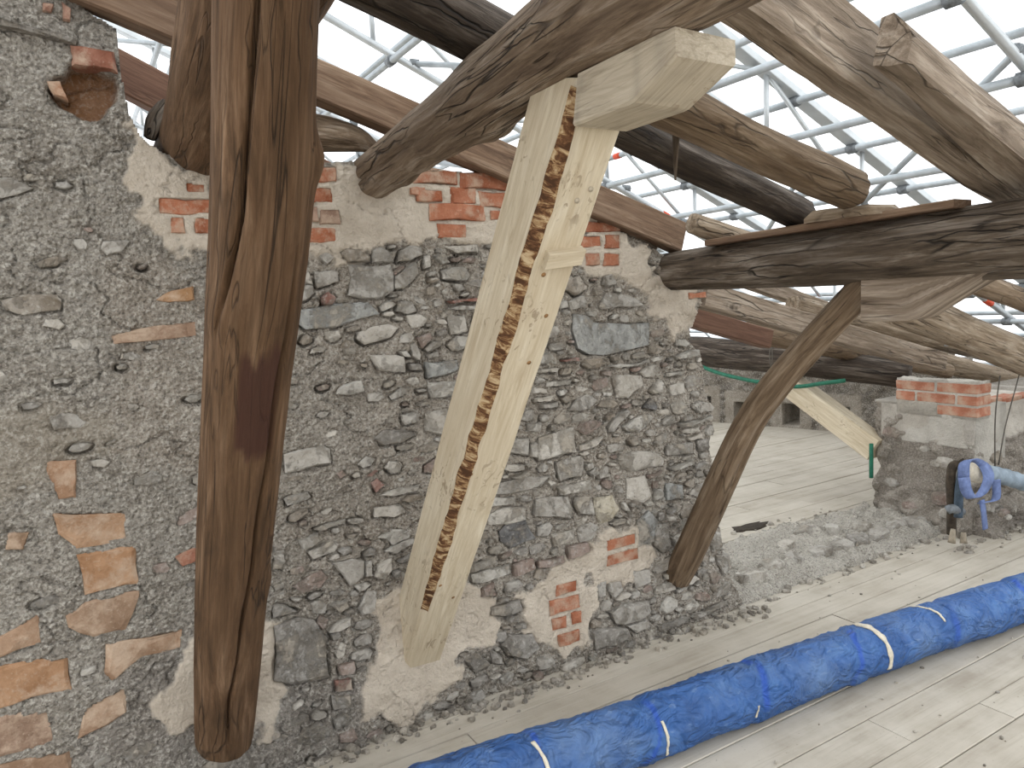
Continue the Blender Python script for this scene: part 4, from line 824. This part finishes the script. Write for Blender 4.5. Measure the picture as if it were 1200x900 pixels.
# far new strut, green hose, wire
fa, fb = np.array([4.82, 3.10, .455]), np.array([4.80, 3.95, .945]); T = (fb-fa)/np.linalg.norm(fb-fa); Vn = np.cross([1, 0, 0], T)
tag(sweep('sawn_strut', fa, fb, rect(.13, .17, .006), (1, 0, 0), Vn, 'new_pine', 14, .001, seed=61), 'new pale sawn strut propping the far purlin from behind the pier', 'post')
gpts = [on((818, 428), 0, 4.65), on((845, 438), 0, 4.65), on((885, 447), 0, 4.65), on((930, 453), 0, 4.65), on((965, 449), 0, 4.66), on((990, 446), 0, 4.68)]
tag(tube('green_hose', gpts, .016, 'green', 8, res=40), 'green water hose strung loosely below the far dark purlin', 'hose')
tag(tube('green_hose', [on((1021, 520), 0, 4.7), on((1021, 535), 0, 4.7), on((1021, 556), 0, 4.7), on((1021, 560), 0, 4.7)], .014, 'green', 8), 'short green hose end hanging down beside the pier', 'hose')
wl = [on((903, 440), 0, 4.62), on((905, 420), 0, 4.62), on((904, 405), 0, 4.64), on((902, 418), 0, 4.6), on((906, 450), 0, 4.6)]
tag(tube('wire_loop', wl, .004, 'wire', 5, res=30), 'thin wire loop tied around the far purlin', 'wire')

# ------------------------------------------------------------------ flat dark piece on the far floor, a hole's shade put into its colour
q = on((878, 618), 2, 0); hv = [(q[0]+.19*random.Random(i).uniform(.6, 1.1)*math.cos(a), q[1]+.075*random.Random(i+9).uniform(.6, 1.1)*math.sin(a), .0045) for i, a in enumerate(np.linspace(0, 2*math.pi, 18, endpoint=False))]
V, F = stone_geo([(v[0], v[1]) for v in hv], .006, .0, random.Random(2), 18, .1); V[:, 2] += .002
tag(link('floor_hole_patch', V, F, 'darkhole'), 'flat dark patch painted as a hole in the far plank floor', 'painted hole')

# ------------------------------------------------------------------ BLUE WRAPPED HOSE
hp = [(0.05, 2.03, .105), (.40, 2.015, .105), (.752, 1.99, .105), (1.124, 1.95, .105), (1.432, 1.905, .105), (1.787, 1.872, .105), (2.19, 1.838, .105), (2.639, 1.80, .105), (3.157, 1.741, .106), (3.742, 1.669, .106), (4.3, 1.60, .106), (5.2, 1.5, .106), (6.0, 1.42, .106)]
Q = crom(hp, 820); Sx = np.concatenate([[0], np.cumsum(np.linalg.norm(np.diff(Q, axis=0), axis=1))]); T = np.gradient(Q, axis=0); T /= np.linalg.norm(T, axis=1)[:, None]
def s_at(px_):   # arc length on the hose seen at photo column px_
    X_, Y_ = proj(Q[:, 0], Q[:, 1], Q[:, 2]); return float(np.interp(px_, X_[X_.argsort()], Sx[X_.argsort()]))
seams = [(s_at(p), w_) for p, w_ in ((606, 1), (742, 1), (872, 1), (985, 1), (1100, 1), (1186, 1), (480, 1), (1260, 1))]
sides = 64; th = np.linspace(0, 2*math.pi, sides, endpoint=False); V = []; gr = []; tn = []; R0 = .102
for i in range(len(Q)):
    w_ = np.cross(T[i], [0, 0, 1]); w_ /= np.linalg.norm(w_); u_ = np.cross(w_, T[i]); s = Sx[i]
    k = 1+.05*fbm(np.cos(th)*1.4, np.sin(th)*1.4, s*5, 3, 4)*1.5+.05*np.clip(fbm(np.cos(th)*2.5+s*3, np.sin(th)*2.5, s*13, 8, 3), 0, 1)
    tv = np.zeros(sides)
    for (ss, sw) in seams:
        dd = s-ss-.035*np.sin(th*1.0+ss)-.01*vn(th*2, ss*7, 0, 3); k = k-.06*np.exp(-(dd/.018)**2)+.03*np.exp(-((dd-.05)/.03)**2); tv = np.maximum(tv, np.clip((1-np.abs(dd-.022-.012*vn(th*2.2, ss*5, 0, 4))/(.012+.010*vn(th*1.3, ss*9, 0, 5)))*2, 0, 1)*.75*np.clip(vn(th*1.5, ss*3, 0, 6)+.7, 0, 1))
    fo = 1-np.abs(fbm(np.cos(th)*1.6+s*2.6, np.sin(th)*1.6-s*1.1, s*6.5, 15, 3))*5; k = k+.060*np.clip(fo, 0, 1)*np.clip(vn(np.cos(th)*1.2, np.sin(th)*1.2, s*2.2, 19)+.4, 0, 1)
    fo2 = 1-np.abs(fbm(np.cos(th)*3-s*4, np.sin(th)*3, s*16, 16, 2))*7; k = k+.026*np.clip(fo2, 0, 1)
    k = k+.012*np.sin((s*55)+3*vn(th, s*4, 0, 9))*np.clip(vn(th*.8, s*3, 0, 12), 0, 1)
    r_ = R0*k; zz = np.outer(r_*np.cos(th), u_); P = Q[i]+zz+np.outer(r_*np.sin(th), w_); P[:, 2] = np.maximum(P[:, 2], .002); V.append(P); gr.append(np.stack([r_*np.cos(th), r_*np.sin(th), np.full(sides, s)], 1)); tn.append(tv)
n = len(Q); F = [(i*sides+j, i*sides+(j+1) % sides, (i+1)*sides+(j+1) % sides, (i+1)*sides+j) for i in range(n-1) for j in range(sides)]
F += [tuple(range(sides))[::-1], tuple((n-1)*sides+j for j in range(sides))]
hose = empty('wrapped_hose', (1.787, 1.903, 0)); tag(hose, 'thick pipe wrapped in blue tarpaulin and tape lying across the plank floor', 'pipe')
wrap = link('tarpaulin_wrap', np.vstack(V), F, 'tarp', None, True, {'grain': ('FLOAT_VECTOR', np.vstack(gr)), 'tint': ('FLOAT', np.concatenate(tn))}); reparent(wrap, hose)
def band(px_, width, th0, th1, mat, lab, tilt=.03, rr=1.035):
    ss = s_at(px_); nn = 40; VV = []; 
    for k in range(nn+1):
        t_ = th0+(th1-th0)*k/nn; sc = ss+tilt*math.sin(t_)
        for e_ in (-.5, .5):
            s = sc+e_*width*(1+.3*float(vn(t_*3, px_, 0, 2))); c = np.array([np.interp(s, Sx, Q[:, a_]) for a_ in range(3)]); tt = np.array([np.interp(s, Sx, T[:, a_]) for a_ in range(3)])
            w_ = np.cross(tt, [0, 0, 1]); w_ /= np.linalg.norm(w_); u_ = np.cross(w_, tt)
            i_ = int(np.searchsorted(Sx, s)); i_ = min(i_, n-1); ring = V[i_]-Q[i_]; j_ = int(round((t_ % (2*math.pi))/(2*math.pi)*sides)) % sides
            r_ = max(R0*.95, float(np.linalg.norm(ring[j_])))*1.02+.002
            p = c+u_*r_*math.cos(t_)+w_*r_*math.sin(t_); p[2] = max(p[2], .001); VV.append(p)
            VV.append(c+u_*(r_-.004)*math.cos(t_)+w_*(r_-.004)*math.sin(t_))
    FF = []
    for k in range(nn):
        a_ = 4*k; b_ = a_+4; FF += [(a_, a_+2, b_+2, b_), (a_+1, b_+1, b_+3, a_+3), (a_, b_, b_+1, a_+1), (a_+2, a_+3, b_+3, b_+2)]
    FF += [(0, 1, 3, 2), (4*nn, 4*nn+2, 4*nn+3, 4*nn+1)]
    o = link('tape_band', VV, FF, mat, None, True); o['label'] = lab; reparent(o, hose)
band(1012, .022, -2.0, 2.0, 'tape', 'wide cream tape band', .03)
band(1082, .009, -.9, .9, 'tape', 'thin white cord', .035)
band(618, .011, .3, 2.0, 'tape', 'thin white cord', .03)
band(752, .008, .9, 2.0, 'tape', 'thin white cord', .03)
band(858, .008, 1.5, 2.0, 'tape', 'short cream tape end', .03)

# ------------------------------------------------------------------ GREY HOSE WITH STAND AT THE PIER
gh = empty('grey_hose', (4.8, 2.3, .45)); tag(gh, 'dusty blue grey hose hung on wires with blue strap at the pier', 'hose')
hpts = [on((1150, 555), 1, 2.26), on((1165, 556), 1, 2.26), on((1200, 566), 1, 2.2), on((1260, 590), 1, 2.1), on((1330, 620), 1, 2.0)]
o = tube('hose_body', hpts, .048, 'greyhose', 20, res=60); reparent(o, gh)
for v in o.data.vertices: v.co.z += .004*math.sin(v.co.x*90)
o = tube('hose_sleeve', [hpts[0]-np.array([.14, 0, -.03]), hpts[0]-np.array([.04, 0, -.01]), hpts[0]+np.array([.02, 0, 0])], [.054, .060, .052], 'tape', 16); reparent(o, gh)
c0 = on((1142, 556), 1, 2.24); sp = [c0+np.array([.0+.02*math.sin(a*2), -.10*math.cos(a)*.4-.02, .10*math.sin(a)-.02]) for a in np.linspace(-.4, 4.2, 14)]
def strapm(pts, wv, nm):
    VV = []; FF = []; wv = np.array(wv, float); pts = crom(pts, 36)
    for p in pts: VV += [p-wv/2, p+wv/2]
    k = len(pts)
    for i in range(k-1): FF.append((2*i, 2*i+1, 2*i+3, 2*i+2))
    o = link(nm, VV, FF, 'strap', None, True); md = o.modifiers.new('t', 'SOLIDIFY'); md.thickness = .006; reparent(o, gh); return o
lp = [on(p, 1, 2.20) for p in [(1130, 560), (1131, 543), (1140, 538), (1152, 545)]]+[on(p, 1, 2.16) for p in [(1158, 560), (1150, 578), (1140, 584), (1133, 575), (1130, 560)]]
strapm(lp, (.075, -.02, .0), 'strap_loop')
strapm([on((1150, 586), 1, 2.20), on((1152, 600), 1, 2.20), on((1154, 620), 1, 2.21)], (.05, 0, 0), 'strap_tail')
strapm([on((1167, 562), 1, 2.16), on((1166, 585), 1, 2.18), on((1150, 590), 1, 2.19)], (.05, -.02, .0), 'strap_loop')
wtop = [on((1178, 425), 1, 2.25), on((1178, 425), 1, 2.25)]
for (pts) in ([(1166, 548), (1166, 500), (1168, 470), (1172, 440)], [(1170, 545), (1178, 500), (1190, 455), (1198, 425)]):
    o = tube('hanging_wire', [on(p, 1, 2.27) for p in pts], .004, 'wire', 5, res=14); reparent(o, gh)
# old iron pipes standing at the pier foot
st = empty('pipe_stand', tuple(on((1120, 632), 2, 0))); tag(st, 'dark old iron pipes bent over the top standing at pier foot', 'pipe')
def pp(p, y): return on(p, 1, y)
yy = 2.36
o = tube('bent_pipe', [pp((1115, 626), yy), pp((1115, 590), yy), pp((1114, 560), yy), pp((1117, 546), yy), pp((1124, 545), yy-.02), pp((1132, 541), yy-.05)], .026, 'rust', 12, res=40); reparent(o, st)
o = tube('straight_pipe', [pp((1123, 606), yy-.05), pp((1124, 575), yy-.05), pp((1128, 548), yy-.06)], .024, 'steelblue', 12, res=12); reparent(o, st)
o = tube('pipe_clamp', [pp((1110, 598), yy-.02), pp((1116, 596), yy-.04), pp((1127, 600), yy-.05)], .026, 'coupler', 10, res=8); reparent(o, st)
for p0, p1 in (((1115, 636), (1117, 620)), ((1129, 637), (1129, 624))):
    o = tube('wooden_peg', [on(p0, 1, yy-.04), on(p1, 1, yy-.03)], [.022, .014], 'peg', 7); reparent(o, st)

# ------------------------------------------------------------------ loose debris on the floor along the wall and threshold
drng = random.Random(17); parts = []
def chip(x, y, s, c, z=0):
    n = 6; P = [(x+s*drng.uniform(.6, 1.2)*math.cos(2*math.pi*q/n), y+s*drng.uniform(.5, 1.1)*math.sin(2*math.pi*q/n)) for q in range(n)]
    V, F = stone_geo(P, s*drng.uniform(.5, .9), .001, drng, 6, .6); V[:, 2] += z+.001; parts.append((V, F, c))
for i in range(420):
    x = drng.uniform(.1, 2.9); d_ = abs(drng.gauss(0, .05)); y = 2.545-d_-.02*math.sin(x*5); s = drng.choice([.005, .007, .010, .014, .02]); chip(x, y, s, np.array(lin(drng.choice(['b8afa2', '9d9589', 'cfc6b8', '857d73'])))*drng.uniform(.85, 1.1))
for i in range(170):
    x = drng.uniform(.4, 4.8); y = drng.uniform(1.2, 2.5); chip(x, y, drng.choice([.003, .004, .006, .009]), np.array(lin(drng.choice(['d5cec2', '9d9589', '6b6258', 'c8bfb0']))))
for i in range(160):
    x = drng.uniform(2.8, 4.7); y = drng.uniform(2.5, 2.62) if drng.random() < .5 else drng.uniform(3.1, 3.4); chip(x, y, drng.choice([.006, .01, .016, .024]), np.array(lin(drng.choice(['b8afa2', '9d9589', 'd5cec2']))))
for i in range(60):
    x = drng.uniform(4.4, 5.6); y = 2.36-abs(drng.gauss(0, .06)); chip(x, y, drng.choice([.008, .014, .022]), np.array(lin(drng.choice(['a39a8d', '857d73', 'c8bfb0']))))
deb = joined('rubble_debris', parts, 'stone'); tag(deb, 'loose mortar crumbs and stone chips scattered on the floor along the wall', 'debris')

# ------------------------------------------------------------------ TEMPORARY SCAFFOLD ROOF
SL = -.42
def zt(x): return 2.62+SL*(x-3.9)           # lower chord line
HT = .42
def seg(name, a, b, r, mat, parent, sides=8): 
    o = tube(name, [a, b], r, mat, sides); 
    if parent is not None: reparent(o, parent)
    return o
xs = np.arange(-2.0, 9.3, 1.0)
TY = (1.83, 3.35, 5.0, 6.6, 8.2, 9.8, 11.4)
for ti, Y in enumerate(TY):
    t = empty('roof_truss', (8.9, Y, zt(8.9))); tag(t, 'aluminium lattice truss of the temporary scaffold roof', 'truss', 'temporary roof trusses')
    x0, x1 = -2.0, 9.0
    seg('lower_chord', (x0, Y, zt(x0)), (x1, Y, zt(x1)), .026, 'alu', t)
    o = sweep('upper_chord', (x0, Y, zt(x0)+HT), (x1, Y, zt(x1)+HT), rect(.10, .05, .004), (0, 1, 0), (.387, 0, .922), 'alu', 2, 0); reparent(o, t)
    for i, x in enumerate(xs):
        seg('truss_post', (x, Y, zt(x)), (x, Y, zt(x)+HT), .018, 'alu', t, 6)
        if i < len(xs)-1:
            xa, xb = (x, x+1) if i % 2 else (x+1, x); seg('diagonal', (xa, Y, zt(xa)), (xb, Y, zt(xb)+HT), .016, 'alu', t, 6)
    if ti < 3:
        for x in (4.6, 6.7): o = tube('red_band', [(x, Y, zt(x)), (x+.10, Y, zt(x+.10))], .029, 'redband', 8); reparent(o, t)
lab = 'galvanised scaffold tube tying the temporary roof trusses together'
crng = random.Random(2)
for x in np.arange(-1.6, 8.6, .62):
    for lev in (0, 1):
        xx = x+.29*lev; dz = (-.05 if lev == 0 else HT-.05); y0 = crng.uniform(.9, 1.6) if xx > 2.8 else crng.uniform(3.0, 3.2)
        st_ = empty('scaffold_tube', (xx, y0, zt(xx)+dz)); tag(st_, lab, 'scaffold tube', 'tie tubes of the temporary roof')
        seg('tube', (xx, y0, zt(xx)+dz), (xx, 13.0, zt(xx)+dz), .024, 'steel', st_)
        for Y in TY[:5]:
            if Y < y0: continue
            o = tube('coupler', [(xx, Y-.035, zt(xx)+dz), (xx, Y+.035, zt(xx)+dz)], .036, 'coupler', 7); reparent(o, st_)
        if crng.random() < .45:
            yb = crng.uniform(2.5, 6); o = tube('red_band', [(xx, yb, zt(xx)+dz), (xx, yb+.08, zt(xx)+dz)], .027, 'redband', 8); reparent(o, st_)
for (x, k, dx) in ((-.6, 1, 1.2), (.4, 2, 1.0), (1.2, 3, -1.1), (1.6, 1, 1.3), (2.6, 2, 1.2), (2.4, 3, 1.2), (4.4, 1, 1.3), (4.2, 2, -1.1), (3.9, 0, 1.1), (5.2, 0, 1.2), (5.4, 2, 1.3), (5.6, 3, 1.2), (6.0, 1, -1.2), (3.3, 1, -1.0), (0.2, 4, 1.3), (3.6, 4, 1.2), (4.8, 3, -1.2)):
    Y = TY[k]; Y9 = TY[k+1]
    st_ = empty('brace_tube', (x, Y, zt(x)-.02)); tag(st_, 'thin diagonal brace tube running between two temporary roof trusses', 'scaffold tube', 'diagonal braces of the temporary roof')
    seg('tube', (x, Y, zt(x)+.03), (x+dx, Y9, zt(x+dx)+.03), .02, 'steel', st_, 7)
    for (xx, Y2) in ((x, Y), (x+dx, Y9)): o = tube('coupler', [(xx-.03, Y2, zt(xx)+.03), (xx+.03, Y2, zt(xx)+.03)], .034, 'coupler', 7); reparent(o, st_)
# vertical standards at the eave
for Y in (2.9, 5.4, 7.9, 10.4):
    o = tube('scaffold_standard', [(8.6, Y, -.05), (8.6, Y, zt(8.6)+.3)], .024, 'steel', 8); tag(o, 'upright scaffold tube at the eave in front of the white sheeting', 'scaffold tube', 'uprights along the eave')
# sheeting of the temporary roof: sloping roof sheet and eave curtain
nu, nv = 60, 60; V = []; F = []
for i in range(nu+1):
    for j in range(nv+1):
        x = -6+15.2*i/nu; y = -6+19*j/nv; V.append((x, y, zt(x)+HT+.09+.03*float(vn(x*1.1, y*1.3, 0, 4))))
F = [(i*(nv+1)+j, (i+1)*(nv+1)+j, (i+1)*(nv+1)+j+1, i*(nv+1)+j+1) for i in range(nu) for j in range(nv)]
ce = struct(link('ceiling', V, F, 'sheet', None, True))
V = []; F = []
for j in range(81):
    y = -6+19*j/80; w_ = .06*math.sin(y*5)+.05*float(vn(y*3, 0, 0, 3))
    for k in range(9): z = -.06+(zt(9.1)+HT+.15)*k/8; V.append((9.15+w_*(1-k/10), y, z))
F = [(j*9+k, (j+1)*9+k, (j+1)*9+k+1, j*9+k+1) for j in range(80) for k in range(8)]
struct(link('wall_sheeting', V, F, 'sheet', None, True))
